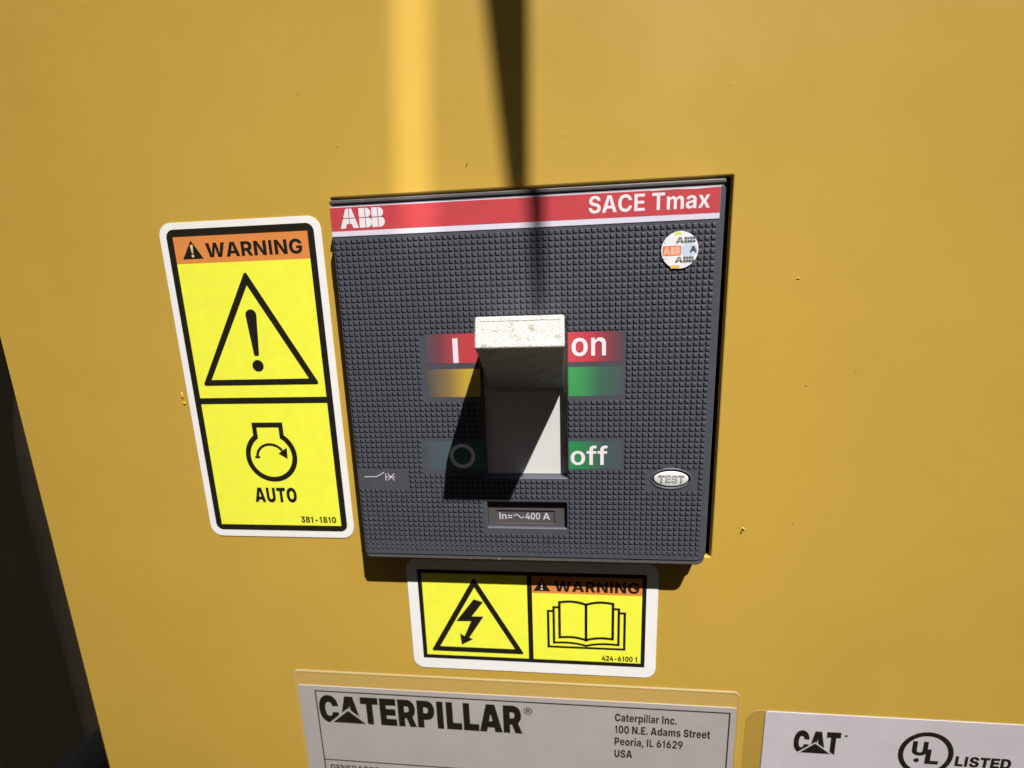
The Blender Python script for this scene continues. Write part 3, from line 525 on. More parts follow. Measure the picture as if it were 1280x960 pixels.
  '6': '645;326 -10 364 -8 400 -2 434 8 465 22 494 39 520 59 542 83 562 110 577 140 588 172 594 207 597 244 595 278 589 309 580 339 568 365 552 389 533 410 512 428 488 443 461 454 432 463 402 468 369 469 349 469 330 467 312 464 297 460 480 728 309 728 139 476 118 444 100 413 85 383 72 354 62 326 55 297 51 267 49 238 52 200 59 164 71 132 88 103 108 77 132 54 159 35 189 19 221 6 254 -3 290 -8|325 123 309 124 294 127 281 131 268 138 256 146 245 156 236 167 228 179 222 193 217 207 215 223 214 239 215 255 217 271 222 285 228 298 236 311 245 322 256 331 268 339 281 346 294 350 309 353 325 354 340 353 355 350 369 346 382 339 394 331 414 311 428 285 432 270 435 255 436 238 435 222 432 207 428 193 421 179 414 167 404 156 394 146 382 138 369 131 355 127 340 124',
  '8': '645;323 -10 364 -8 403 -3 439 5 474 17 505 32 532 49 557 69 577 91 594 115 606 141 613 168 615 196 614 218 610 240 603 260 593 279 581 297 568 314 552 329 535 342 516 354 496 363 475 370 453 375 453 380 481 388 506 400 529 416 550 436 567 459 579 485 586 512 588 541 586 568 580 594 569 619 554 642 535 663 513 682 488 698 459 712 428 723 395 731 360 736 323 737 286 736 250 731 217 723 186 712 158 698 133 682 111 663 92 642 77 619 66 595 60 569 58 541 60 512 67 485 79 460 96 436 116 416 139 400 165 388 194 380 194 375 171 370 150 363 130 354 111 342 94 329 78 314 65 297 53 279 43 260 37 240 33 218 31 196 34 168 41 141 52 115 69 91 89 69 114 49 141 32 172 17 206 5 243 -3 282 -8|323 113 307 114 292 116 278 120 265 125 253 132 243 141 234 150 226 160 220 172 216 184 213 197 212 211 213 225 216 238 220 250 226 262 234 272 243 282 254 290 266 297 279 302 293 306 307 309 338 309 353 306 367 302 380 297 392 290 412 272 420 262 426 250 430 238 433 225 434 211 433 197 430 184 426 172 420 160 412 150 403 140 393 132 381 125 368 120 354 116 339 114|323 432 309 433 296 435 284 438 263 450 253 457 245 466 239 475 233 486 229 497 227 509 226 522 227 534 229 546 233 557 238 568 245 577 253 585 262 592 273 599 296 607 309 609 323 610 337 609 349 607 362 603 373 599 393 585 401 577 407 568 413 557 417 546 419 534 420 522 419 509 417 497 413 486 407 475 400 466 392 457 383 450 373 443 361 438 349 435 336 433',
  '9': '645;320 737 282 735 246 729 212 720 181 706 152 689 126 668 103 644 84 618 69 588 58 556 51 521 49 484 51 450 57 418 66 389 78 362 94 339 113 318 134 300 159 285 185 273 214 265 245 260 277 258 297 259 316 261 334 264 349 268 166 0 337 0 507 252 528 284 546 315 561 344 574 373 584 402 591 431 595 460 597 490 594 528 587 564 575 596 558 625 538 651 514 674 487 693 457 709 425 721 391 730 356 736|321 605 337 604 352 601 366 596 379 590 401 572 410 561 418 549 424 535 429 521 431 505 432 489 431 472 429 457 424 443 418 429 410 417 401 406 390 396 378 388 365 382 352 377 337 374 321 373 306 374 291 377 277 382 264 388 252 397 242 406 232 417 224 429 218 443 214 457 211 473 210 489 211 505 214 521 218 535 224 549 232 561 242 572 252 581 264 590 277 596 291 601 306 604',
  'A': '770;23 0 215 0 262 155 504 155 553 0 747 0 496 728 266 728|452 318 462 286 302 286 312 318 323 358 345 442 355 486 366 532 379 591 382 578 394 532 416 443 440 358',
  'C': '743;384 -10 420 -8 454 -4 486 3 516 13 544 26 569 40 593 57 614 75 634 95 651 116 666 138 678 161 689 185 697 209 703 233 706 257 532 257 529 244 525 231 521 220 509 199 501 189 493 180 484 172 475 165 464 159 441 149 416 143 388 141 363 143 339 148 317 156 297 166 279 180 263 198 249 218 238 241 228 267 222 296 218 328 216 363 218 397 222 429 228 457 237 484 249 507 262 528 278 545 297 560 317 571 339 579 363 584 389 586 403 586 430 582 454 574 476 562 485 555 494 547 502 539 509 529 521 508 529 484 531 471 705 471 701 502 693 531 683 558 671 584 657 608 641 630 622 650 602 668 580 684 557 698 531 710 504 720 476 727 447 733 416 736 384 737 337 735 292 726 250 713 210 694 173 670 140 641 111 606 86 567 66 523 52 474 43 421 40 363 43 306 52 253 66 205 85 161 110 121 139 87 171 58 208 34 248 15 291 1 336 -7',
  'E': '610;57 0 561 0 561 141 229 141 229 299 535 299 535 436 229 436 229 587 562 587 562 728 57 728',
  'G': '752;389 -10 435 -7 477 0 517 11 555 27 589 48 619 73 646 101 668 134 686 171 699 211 707 254 710 301 710 397 398 397 398 270 543 270 542 255 539 237 533 220 525 204 516 190 504 177 490 167 474 158 456 151 436 146 414 143 391 141 364 143 340 148 317 156 297 168 279 182 262 200 249 221 237 244 228 270 222 299 218 331 216 365 218 399 222 430 228 459 238 485 249 508 263 528 280 546 298 560 319 571 341 580 365 584 390 586 404 586 440 580 461 572 471 567 480 561 496 547 503 539 509 531 520 512 524 501 527 490 702 490 697 517 690 542 681 566 669 590 655 611 639 632 620 651 600 668 579 684 555 697 530 709 504 719 477 727 448 733 418 736 387 737 340 735 295 726 252 712 212 693 174 669 141 639 112 605 87 565 66 521 52 473 43 420 40 363 43 307 51 256 65 208 84 164 108 125 137 90 170 60 207 35 248 16 292 2 339 -7',
  'I': '305;70 727 70 0 235 0 235 727',
  'N': '766;57 0 233 0 233 332 232 350 232 370 230 391 228 437 226 461 225 486 223 513 237 483 247 460 257 439 268 419 298 361 333 301 519 0 709 0 709 728 532 728 532 401 537 293 539 269 540 245 542 221 542 212 516 275 506 294 488 331 469 366 459 382 449 399 246 728 57 728',
  'O': '773;387 -10 434 -7 479 1 522 15 563 34 600 58 633 87 662 121 687 160 707 204 721 253 730 306 733 363 730 421 721 474 707 523 687 567 662 606 633 641 600 670 563 694 522 713 479 726 434 735 387 737 339 735 294 726 251 713 210 694 173 670 140 641 111 606 86 567 66 523 52 474 43 421 40 363 43 306 52 253 66 205 86 161 111 121 140 87 173 58 210 34 251 15 294 1 339 -7|387 141 361 143 337 148 316 156 296 167 278 181 262 199 248 219 237 242 228 268 221 297 218 329 216 363 218 398 221 430 228 459 237 485 248 508 262 529 278 546 296 560 316 572 337 580 361 584 387 586 412 584 436 580 458 572 478 561 496 546 511 529 525 509 536 485 545 459 551 430 555 398 556 363 555 329 551 297 545 268 536 242 525 219 511 199 496 181 478 167 458 156 436 148 412 143',
  'P': '652;57 0 229 0 229 227 350 227 390 229 427 235 462 245 494 258 522 275 547 296 569 319 587 345 601 374 612 406 618 440 620 476 618 512 612 546 602 578 588 607 570 634 549 658 524 678 496 696 465 710 431 720 394 726 355 728 57 728|318 363 229 363 229 588 318 588 337 587 355 584 371 580 386 574 399 567 410 558 420 547 427 536 433 522 438 508 440 493 441 476 440 460 438 444 433 430 427 417 420 405 410 394 399 385 386 377 372 371 355 367 338 364',
  'R': '662;57 0 229 0 229 250 323 250 456 0 645 0 494 278 522 293 547 312 569 333 587 358 601 386 612 416 618 450 620 486 618 522 612 555 602 586 588 614 570 640 549 662 524 682 496 698 465 711 431 720 394 726 355 728 57 728|229 387 229 588 318 588 337 587 355 585 371 581 386 576 399 570 410 562 419 553 427 543 433 531 438 517 440 502 441 486 440 470 438 455 433 442 427 430 419 420 410 411 399 403 386 397 372 393 355 389 338 387',
  'S': '660;338 -10 381 -8 421 -3 458 5 492 17 522 31 549 49 572 69 591 92 606 118 616 147 623 178 625 211 624 232 621 252 617 272 610 290 602 307 592 323 580 338 567 352 552 364 535 376 517 388 497 398 475 407 452 415 428 422 324 447 296 455 283 460 262 472 253 479 246 486 240 494 236 503 233 513 232 524 233 534 235 543 239 552 244 560 251 568 259 575 268 580 279 585 292 589 305 592 320 594 337 594 361 593 383 589 402 582 417 572 430 560 440 546 446 529 449 511 615 511 613 543 606 574 595 603 580 629 561 653 539 675 513 693 484 709 452 721 416 730 378 736 338 737 297 736 260 730 224 721 191 709 161 694 134 675 111 654 91 630 75 604 63 576 56 545 54 512 58 473 68 438 84 408 108 381 137 359 172 339 211 323 256 311 333 293 369 284 399 273 422 261 431 254 438 247 443 239 447 231 450 221 450 200 447 190 443 180 437 171 429 162 420 155 397 143 383 139 369 136 353 134 335 133 316 134 299 136 282 140 267 145 253 152 240 160 229 170 220 181 212 194 207 208 203 223 200 240 35 240 38 200 46 163 58 130 74 101 95 75 119 52 147 33 179 18 214 6 252 -3 294 -8',
  'T': '677;32 587 252 587 252 0 425 0 425 587 644 587 644 728 32 728',
  'U': '727;363 -9 408 -7 449 -1 488 9 524 24 557 42 586 64 611 89 632 117 649 148 661 182 668 219 670 258 670 728 498 728 498 273 497 254 494 236 489 220 481 205 472 191 461 178 448 167 434 158 418 151 401 145 383 142 363 141 344 142 326 145 309 151 293 158 279 167 266 178 255 191 246 205 239 220 233 236 230 254 229 273 229 728 57 728 57 258 59 219 66 182 78 148 95 117 116 89 141 64 170 42 202 24 238 9 277 -1 319 -7',
  'W': '1059;217 0 413 0 507 372 514 409 520 448 528 515 545 408 561 336 646 0 841 0 1036 728 845 728 773 406 758 328 754 300 749 272 741 215 735 180 729 215 725 243 705 355 700 381 617 728 442 728 359 381 354 355 348 328 343 300 339 272 329 215 325 186 323 177 318 215 313 243 305 300 300 328 296 355 291 381 285 406 214 728 23 728',
  'a': '588;209 -10 227 -9 245 -7 262 -4 277 0 292 6 305 12 318 20 330 29 341 39 359 63 367 76 372 76 372 0 532 0 532 371 531 392 527 412 521 431 513 448 503 465 491 480 477 493 461 506 444 516 425 526 405 534 384 541 361 546 338 550 314 552 289 553 256 551 225 548 196 542 170 533 146 522 124 509 104 494 87 478 73 459 61 439 52 418 45 396 199 375 202 384 210 399 222 411 229 416 237 421 246 425 255 428 265 430 287 432 309 430 319 428 328 425 335 421 342 416 348 411 353 405 357 398 361 382 362 371 361 363 358 356 354 350 349 345 341 340 320 333 292 329 274 326 212 320 192 317 173 313 136 303 120 296 104 288 89 279 76 268 64 256 54 243 45 228 38 212 33 193 30 173 29 152 31 126 35 102 42 81 52 62 65 45 80 30 97 18 116 8 137 0 160 -5 183 -9|261 103 241 105 233 107 224 110 217 113 210 118 205 123 200 129 196 135 193 143 191 151 191 168 193 176 196 184 200 191 205 197 211 203 218 208 236 216 246 220 301 229 307 231 321 233 327 235 333 236 339 238 345 239 355 243 363 247 363 194 362 181 360 169 355 158 349 147 342 137 324 121 313 115 301 110 288 106 275 104',
  'c': '595;309 -10 335 -9 360 -7 383 -3 406 3 427 11 446 20 465 31 482 43 497 56 511 71 524 88 535 105 544 124 552 144 557 165 561 187 404 213 400 192 396 183 393 174 389 165 379 151 373 144 367 139 360 134 346 126 338 123 330 122 321 120 312 120 296 121 281 125 268 130 256 138 245 149 236 161 228 175 221 191 216 209 212 228 210 249 209 272 210 295 212 316 216 335 221 353 228 369 236 383 245 395 256 405 268 412 281 418 296 421 312 423 329 421 345 417 360 409 372 399 378 393 388 379 396 362 402 343 404 333 561 359 557 381 551 401 544 421 534 439 523 456 511 472 497 487 481 500 464 512 446 523 426 532 405 539 383 545 360 549 335 552 309 553 268 551 230 544 195 533 163 517 134 498 108 475 86 449 68 419 54 386 43 350 37 312 35 271 37 230 43 192 54 157 68 124 86 94 108 67 134 45 163 25 195 10 230 -1 268 -8',
  'd': '638;254 -8 274 -7 293 -5 310 0 326 6 340 13 354 22 366 31 386 53 394 64 401 76 407 89 413 89 413 0 581 0 581 728 411 728 411 452 407 452 395 476 387 488 377 500 367 511 355 521 341 530 327 538 311 544 293 549 274 552 253 553 224 551 197 545 171 536 146 523 122 506 101 485 82 459 66 430 52 397 43 360 37 318 35 272 37 228 43 187 52 150 64 117 80 88 99 63 120 41 144 24 169 10 196 0 224 -6|312 125 296 126 282 130 269 135 257 143 246 154 237 166 229 179 222 195 217 212 213 231 211 251 210 272 211 294 213 314 217 333 222 350 236 379 246 391 256 401 268 409 282 415 296 418 312 420 328 418 342 415 355 409 368 402 378 392 388 380 396 366 403 351 408 333 412 315 414 294 415 272 414 251 412 231 408 212 403 195 396 179 388 165 378 154 367 143 355 135 342 130 328 126',
  'e': '601;310 -10 343 -9 373 -5 401 0 428 9 452 19 475 32 495 46 512 63 528 81 541 100 552 122 560 144 408 169 404 161 394 145 380 133 373 128 364 123 346 117 335 115 313 113 297 114 282 117 268 121 255 127 243 135 233 145 224 156 216 169 210 184 206 201 204 219 203 231 568 231 568 274 566 307 563 338 557 367 548 394 537 419 525 442 510 462 493 481 475 498 455 512 433 524 410 535 385 543 359 548 332 552 304 553 265 551 228 544 193 533 162 517 133 498 108 475 86 448 68 419 54 386 43 350 37 312 35 271 37 229 43 190 54 153 68 120 87 91 108 65 134 42 163 24 196 9 231 -2 269 -8|405 331 204 331 209 359 221 386 229 397 239 406 249 414 262 421 275 426 290 428 306 429 322 428 336 426 350 421 361 415 372 406 381 397 389 385 395 373 400 358 404 343',
  'i': '283;56 0 227 0 227 546 56 546|141 610 158 611 175 616 190 623 203 634 215 646 223 660 228 675 229 692 228 708 223 724 215 738 203 750 190 761 175 768 158 773 141 774 123 773 107 768 92 761 79 750 67 738 59 724 54 708 53 692 54 675 59 660 67 646 79 634 92 623 107 616 123 611',
  'l': '262;60 757 60 0 202 0 202 757',
  'm': '927;56 0 227 0 227 338 229 351 232 362 237 373 242 382 249 390 256 397 265 403 274 408 284 411 294 413 306 414 322 413 337 408 349 402 361 392 370 380 377 366 380 350 382 332 382 0 545 0 545 327 546 340 548 352 551 363 555 373 560 382 566 390 574 397 582 403 591 408 601 411 612 413 624 414 640 413 654 409 667 402 679 392 688 381 695 366 699 349 701 330 701 0 871 0 871 368 869 396 865 422 858 446 848 467 836 487 822 504 805 519 786 531 766 541 744 548 721 552 696 553 676 552 656 549 636 544 617 537 598 528 581 516 565 502 550 485 537 466 526 444 519 426 517 432 504 466 489 494 472 516 453 532 431 544 406 551 378 553 360 552 342 550 324 545 307 538 291 530 276 519 262 506 249 490 237 473 227 452 221 437 213 546 56 546',
  'n': '635;227 327 233 354 238 366 245 377 252 386 261 394 271 401 282 406 294 410 306 412 320 413 340 411 357 406 372 398 385 387 395 372 403 355 407 336 409 314 409 0 579 0 579 347 578 377 573 405 566 431 556 456 543 477 527 497 510 513 490 527 468 538 444 546 418 551 390 553 356 550 325 543 298 530 275 513 255 492 238 467 224 439 220 428 217 546 56 546 56 0 227 0',
  'o': '619;310 -10 351 -8 389 -1 424 10 457 25 485 45 511 67 533 94 551 124 565 157 575 192 582 230 584 271 582 312 575 350 565 386 551 419 533 449 511 475 485 498 457 517 424 533 389 544 351 551 310 553 269 551 230 544 195 533 163 517 134 498 108 475 86 449 68 419 54 386 43 350 37 312 35 271 37 230 43 192 54 157 68 124 86 94 108 67 134 45 163 25 195 10 230 -1 269 -8|310 120 294 121 279 125 266 131 254 139 244 149 235 162 227 176 220 192 215 210 212 229 210 250 209 272 210 294 212 315 215 334 220 351 227 367 235 381 244 394 254 404 266 412 279 418 294 421 310 423 325 421 340 418 353 412 365 404 375 393 384 381 392 367 399 351 404 334 410 294 410 250 404 210 399 192 392 176 384 162 375 149 365 139 353 131 340 125 325 121',
  'p': '638;56 -204 227 -204 227 89 231 89 236 76 244 64 252 53 261 42 272 31 284 22 297 13 312 6 328 0 345 -5 364 -7 384 -8 413 -6 442 0 469 10 494 24 518 41 539 63 557 88 573 117 586 150 595 187 601 228 602 272 600 318 595 360 585 397 572 430 555 459 537 485 516 506 492 523 467 536 441 545 413 551 385 553 364 552 345 549 327 544 311 538 296 530 283 521 271 511 260 500 251 488 243 476 236 464 231 452 224 452 224 546 56 546|326 125 310 126 296 130 282 135 270 143 259 154 250 165 242 179 235 195 230 212 226 231 223 251 223 294 226 315 230 333 235 351 242 366 250 380 259 392 270 402 282 409 295 415 310 418 326 420 341 418 356 415 369 409 381 401 392 391 401 379 409 365 416 350 421 333 427 294 427 251 421 212 409 179 401 166 392 154 381 143 369 135 356 130 341 126',
  'r': '420;56 0 227 0 227 298 228 314 230 329 235 342 241 355 248 367 257 377 268 386 280 393 292 399 306 404 321 406 336 407 353 407 381 404 389 402 397 401 403 399 403 547 367 553 355 553 333 551 313 546 294 538 276 527 260 512 247 493 236 472 227 446 221 446 221 546 56 546',
  's': '573;286 -10 322 -9 357 -5 389 3 418 13 446 25 470 40 491 57 509 77 524 98 534 122 540 147 542 174 540 203 532 228 520 250 502 270 480 287 452 301 419 313 381 322 277 341 261 345 247 349 237 355 229 361 223 367 219 374 216 382 215 390 217 400 221 409 227 416 237 423 248 428 260 432 274 435 289 435 305 434 320 432 334 427 346 420 356 412 365 402 371 390 376 377 526 401 520 424 512 445 500 465 486 482 469 498 450 512 429 524 405 534 378 542 350 548 319 552 286 553 250 551 217 548 187 541 158 532 133 521 111 507 91 491 75 473 62 452 53 430 47 406 46 379 48 350 56 322 68 298 86 277 108 259 136 244 169 231 207 222 318 200 332 196 343 191 353 185 360 179 365 172 368 164 369 155 368 145 364 136 357 129 349 122 337 116 324 112 309 110 293 109 272 110 254 114 238 119 225 127 213 138 204 150 196 164 190 181 32 156 38 131 47 108 60 86 75 67 93 49 114 34 137 21 162 10 190 1 220 -5 252 -9',
  't': '382;82 546 10 546 10 419 82 419 82 152 85 115 93 83 107 56 127 33 152 15 182 2 218 -5 259 -8 271 -8 310 -5 337 -1 351 2 365 6 343 131 328 128 321 126 313 126 301 124 296 124 285 125 276 127 269 130 263 135 258 141 255 148 253 157 252 167 252 419 351 419 351 546 252 546 252 676 82 676',
 },
 '900': {
  '-': '645;493 352 152 352 152 204 493 204',
  '0': '645;322 -12 371 -9 415 0 455 14 491 33 523 58 551 88 574 123 594 163 609 207 619 255 626 307 628 363 626 420 619 472 609 520 594 564 574 604 551 639 523 669 491 694 455 714 415 728 371 736 322 739 274 736 230 728 190 714 154 694 122 669 94 639 70 604 51 564 36 520 25 472 19 420 17 363 19 307 25 255 36 207 51 163 70 124 94 89 122 59 154 34 190 14 230 0 274 -9|322 145 303 146 286 151 270 159 257 171 245 186 235 203 226 223 220 246 215 272 211 300 209 331 208 363 209 396 211 427 215 455 220 481 226 504 235 524 245 542 257 556 270 568 286 576 303 581 322 583 342 581 359 576 374 568 388 556 400 542 410 524 418 504 425 481 430 455 434 427 436 396 437 363 436 331 434 300 430 272 425 246 418 223 410 203 400 186 388 171 374 159 359 151 342 146',
  '1': '518;200 500 200 0 390 0 390 727 225 727 205 660 150 615 60 600 60 500',
  '2': '645;47 0 605 0 605 157 322 157 322 158 440 254 485 293 506 312 525 331 542 350 558 369 571 390 583 411 592 433 598 456 602 481 603 507 601 542 594 575 583 604 567 632 548 656 525 678 498 696 468 711 436 724 401 732 364 738 325 739 282 737 243 731 206 721 173 706 142 688 116 666 93 640 74 611 59 579 48 544 41 506 39 465 225 465 226 483 228 500 232 515 238 529 245 542 253 552 262 562 273 569 284 575 297 580 310 582 324 583 338 582 350 580 361 577 372 572 382 566 390 559 397 551 404 542 412 520 414 509 415 496 414 481 411 467 406 453 400 441 392 429 383 418 373 407 352 388 341 379 330 371 320 362 47 142',
  '3': '645;316 -12 360 -10 400 -4 438 6 472 19 503 36 530 56 554 79 574 105 589 133 601 164 608 196 610 230 608 259 603 287 594 312 582 336 566 358 546 377 523 392 497 406 466 415 432 421 402 422 575 578 575 728 57 728 57 569 345 569 201 435 201 327 308 327 323 326 338 324 352 321 364 316 375 310 385 303 394 295 401 285 407 275 411 264 413 251 414 238 413 224 411 211 407 199 402 188 395 177 387 167 377 159 367 152 355 147 343 143 330 140 315 140 301 141 287 143 274 148 262 154 251 162 241 171 232 181 225 193 219 206 215 220 213 234 212 250 21 250 23 217 29 184 39 153 53 122 71 94 94 68 120 45 151 25 186 9 225 -2 268 -9',
  '4': '645;551 141 636 141 636 290 551 290 551 453 365 453 365 290 208 290 208 291 502 728 306 728 9 294 9 141 365 141 365 0 551 0',
  '6': '645;328 -10 369 -8 407 -2 443 8 476 22 506 40 532 61 556 85 575 112 591 141 603 173 609 207 612 243 610 278 604 310 595 340 582 367 566 392 546 414 524 433 498 448 470 461 439 469 406 475 369 477 351 476 335 474 332 473 503 728 289 728 117 473 99 444 83 416 68 388 56 360 46 332 38 303 34 274 33 243 35 207 42 173 54 141 70 112 91 85 115 61 143 40 175 22 209 8 247 -2 286 -8|308 141 294 144 282 148 270 154 259 161 249 169 241 179 234 190 228 202 224 215 222 229 221 243 222 258 224 271 228 284 234 296 241 307 249 317 259 325 270 333 282 338 294 342 308 345 322 346 336 345 350 342 362 338 374 333 385 325 394 317 403 307 410 296 416 284 420 271 422 258 423 243 422 229 420 215 416 202 410 190 403 179 394 169 385 161 374 154 362 148 350 144 336 141',
  '8': '645;321 -12 365 -10 407 -5 445 3 480 14 512 28 540 45 565 65 585 87 602 112 614 138 621 167 623 197 622 222 617 244 610 265 600 285 587 303 572 319 554 333 533 346 511 356 486 365 459 372 434 376 469 384 502 396 531 411 556 430 575 452 589 478 598 508 601 540 598 570 592 597 581 622 566 646 547 667 525 685 499 701 469 715 437 726 401 733 363 738 321 739 281 738 243 733 208 725 176 714 146 701 120 684 97 666 78 645 63 621 52 596 45 569 43 540 46 508 54 478 68 452 88 430 113 411 142 395 175 384 210 376 184 372 157 365 133 356 110 346 90 333 72 319 57 303 44 285 34 265 26 244 22 222 21 197 23 167 30 138 42 112 58 87 78 65 103 45 131 28 163 14 198 3 236 -5 277 -10|321 124 308 125 295 127 283 130 272 135 262 142 253 149 245 158 238 167 233 177 229 188 226 200 226 225 229 237 233 248 238 259 245 268 253 276 262 283 272 290 295 298 308 300 321 301 335 300 348 298 371 290 382 283 391 276 399 268 406 259 411 248 415 237 417 225 418 213 417 201 415 189 411 178 406 167 399 158 391 149 382 142 371 135 360 130 348 127 335 125|309 443 297 445 286 448 276 452 267 458 259 464 253 471 247 479 242 489 239 499 237 509 236 521 237 532 239 543 242 553 247 562 253 570 259 577 267 583 276 589 286 593 297 596 309 598 334 598 346 596 357 593 367 589 376 583 384 577 391 570 397 562 405 543 407 532 407 509 405 499 397 479 391 471 384 464 376 458 367 452 357 448 346 445 334 443',
  'A': '764;0 0 222 0 258 120 501 120 536 0 764 0 518 728 244 728|456 276 305 276 333 373 347 419 359 464 381 542 390 509 403 464 415 419',
  'C': '729;373 -12 407 -10 440 -7 471 0 501 9 530 20 556 33 581 49 604 66 625 86 644 108 661 131 676 156 688 183 698 212 706 242 711 273 506 273 504 261 496 238 490 228 485 218 478 209 471 201 463 193 454 186 445 180 435 175 425 171 414 168 402 166 377 164 353 166 331 170 311 177 293 188 277 201 263 216 252 234 242 255 234 279 229 305 226 333 225 363 226 394 229 422 234 448 242 472 252 493 264 511 278 527 294 540 312 550 331 558 353 562 377 563 390 563 402 562 425 556 436 552 455 541 471 527 479 518 491 500 496 489 504 466 506 453 711 453 706 485 699 515 689 543 676 570 661 596 644 619 625 641 604 661 581 678 556 694 530 707 501 719 471 728 440 734 407 738 373 739 325 737 279 728 235 715 194 696 156 672 122 643 92 608 66 569 46 525 31 475 22 422 20 363 22 305 31 252 46 203 66 159 92 120 122 85 156 56 194 32 235 13 279 -1 325 -9',
  'D': '711;323 0 378 3 428 11 475 25 518 45 557 70 591 99 621 133 646 171 666 214 680 260 689 310 691 363 689 417 680 467 666 513 645 556 620 594 590 628 555 658 516 683 473 702 425 716 375 725 320 728 39 728 39 0|313 168 242 168 242 560 308 560 337 558 364 554 388 548 409 538 427 526 443 512 456 494 467 474 476 450 482 424 485 395 486 363 485 332 482 303 476 277 468 254 457 234 444 216 429 201 411 189 391 180 368 173 342 169',
  'E': '632;39 0 603 0 603 172 242 172 242 280 575 280 575 446 242 446 242 556 603 556 603 728 39 728',
  'G': '740;377 -12 426 -9 472 -2 514 10 553 27 589 48 621 74 648 103 671 136 689 173 702 213 710 255 713 301 713 406 383 406 383 261 515 261 514 250 511 237 506 224 500 212 491 201 481 192 469 184 456 177 440 171 423 167 405 165 384 164 359 165 336 170 315 177 296 187 280 200 265 215 253 234 243 254 235 278 229 304 226 332 225 363 226 394 229 423 235 449 242 473 252 494 265 512 279 527 295 540 314 550 334 558 357 562 381 563 394 563 406 562 428 558 447 550 455 546 463 541 470 535 477 528 482 521 492 505 498 487 500 477 708 477 704 506 697 533 687 559 675 584 660 607 643 629 623 649 602 667 578 684 553 698 527 710 498 721 468 729 438 735 406 738 373 739 325 737 279 728 235 715 194 696 156 672 122 643 92 608 66 569 46 525 31 475 22 422 20 363 22 308 31 256 44 208 64 164 88 125 117 90 150 60 188 34 230 14 276 0 325 -9',
  'I': '340;70 727 70 0 270 0 270 727',
  'L': '575;39 0 556 0 556 172 242 172 242 728 39 728',
  'N': '738;39 0 242 0 242 347 241 368 241 391 240 418 279 346 290 327 301 309 310 293 319 278 327 266 492 0 699 0 699 728 496 728 496 428 497 407 497 361 498 337 498 308 490 323 481 341 471 358 437 420 430 432 423 442 246 728 39 728',
  'O': '746;373 -12 421 -9 467 -1 511 13 552 31 590 56 624 85 654 119 679 158 700 203 715 252 724 305 727 363 724 422 715 475 700 525 679 569 654 608 624 643 590 672 552 696 511 715 467 728 421 737 373 739 325 737 279 728 235 715 194 696 156 672 122 643 92 608 66 569 46 525 31 475 22 422 20 363 22 305 31 252 46 203 66 159 92 120 122 85 156 56 194 32 235 13 279 -1 325 -9|373 164 350 166 329 170 310 177 292 188 277 201 263 217 252 235 242 256 234 280 229 305 226 333 225 363 226 394 229 422 234 448 242 471 252 492 263 511 277 527 292 540 310 550 329 558 350 562 373 563 396 562 417 558 437 550 454 540 470 527 483 511 495 492 504 471 512 448 517 422 520 394 521 363 520 333 517 305 512 280 504 256 495 235 483 217 470 201 454 188 437 177 417 170 396 166',
  'P': '648;39 0 242 0 242 220 348 220 390 222 429 227 465 237 499 251 528 268 555 288 577 312 596 339 611 369 622 401 629 436 631 474 629 511 622 546 611 579 596 609 577 635 555 659 528 679 499 697 465 710 429 720 390 726 348 728 39 728|242 387 242 561 333 561 348 560 362 558 374 555 386 550 396 544 406 537 414 529 420 520 426 510 430 499 432 487 433 474 432 461 430 449 426 438 420 428 414 419 406 410 396 403 386 397 362 389 348 387',
  'R': '666;39 0 242 0 242 228 333 228 442 0 653 0 520 272 524 274 552 294 575 317 595 343 611 372 622 403 629 437 631 474 629 511 622 546 611 579 596 609 577 635 555 659 528 679 499 697 465 710 429 720 390 726 348 728 39 728|242 385 242 562 348 562 362 560 374 556 386 551 396 545 406 538 414 530 426 510 430 499 432 487 433 474 432 461 430 449 426 438 420 427 414 418 406 409 396 402 386 396 374 391 348 385',
  'S': '685;344 -12 391 -10 435 -5 475 4 512 16 544 32 573 51 597 73 617 98 633 126 645 157 652 191 654 228 653 249 650 269 646 288 640 305 632 322 623 337 611 352 598 365 582 378 565 389 545 400 524 409 500 418 474 426 446 433 416 439 357 450 339 453 323 457 309 461 296 466 284 470 275 475 267 481 260 487 255 493 252 500 250 508 249 517 250 526 252 534 256 542 261 549 268 556 276 562 286 567 307 575 332 579 346 579 368 578 387 574 405 567 420 557 433 545 442 531 449 515 452 497 639 497 635 534 628 568 616 599 600 627 580 653 557 675 529 694 499 710 464 723 427 732 386 737 342 739 299 737 259 732 222 723 187 710 155 694 127 675 103 653 83 628 66 601 54 572 47 540 45 507 48 468 59 432 76 400 101 372 132 347 169 326 212 310 262 297 334 284 354 280 371 275 387 271 414 261 433 250 440 243 446 236 450 229 452 221 453 212 452 203 450 195 446 186 440 179 432 172 424 166 414 161 402 156 376 150 346 148 328 149 312 151 297 155 282 160 270 166 258 173 248 182 240 192 233 203 228 215 225 228 223 242 31 242 34 203 40 167 52 134 67 104 88 77 112 54 141 34 173 18 210 5 251 -4 295 -10',
  'T': '656;20 556 227 556 227 0 430 0 430 556 637 556 637 728 20 728',
  'U': '705;353 -12 399 -10 441 -3 481 7 518 22 551 40 581 62 606 87 627 116 644 148 656 182 664 219 666 259 666 728 469 728 469 275 468 259 465 243 460 229 454 215 446 203 436 192 425 182 413 174 399 168 385 163 369 160 353 159 336 160 321 163 306 168 293 174 280 183 269 192 260 203 251 216 245 229 240 244 237 259 236 275 236 728 39 728 39 259 41 219 49 182 61 148 78 116 99 87 125 62 154 40 187 22 224 7 264 -3 307 -10',
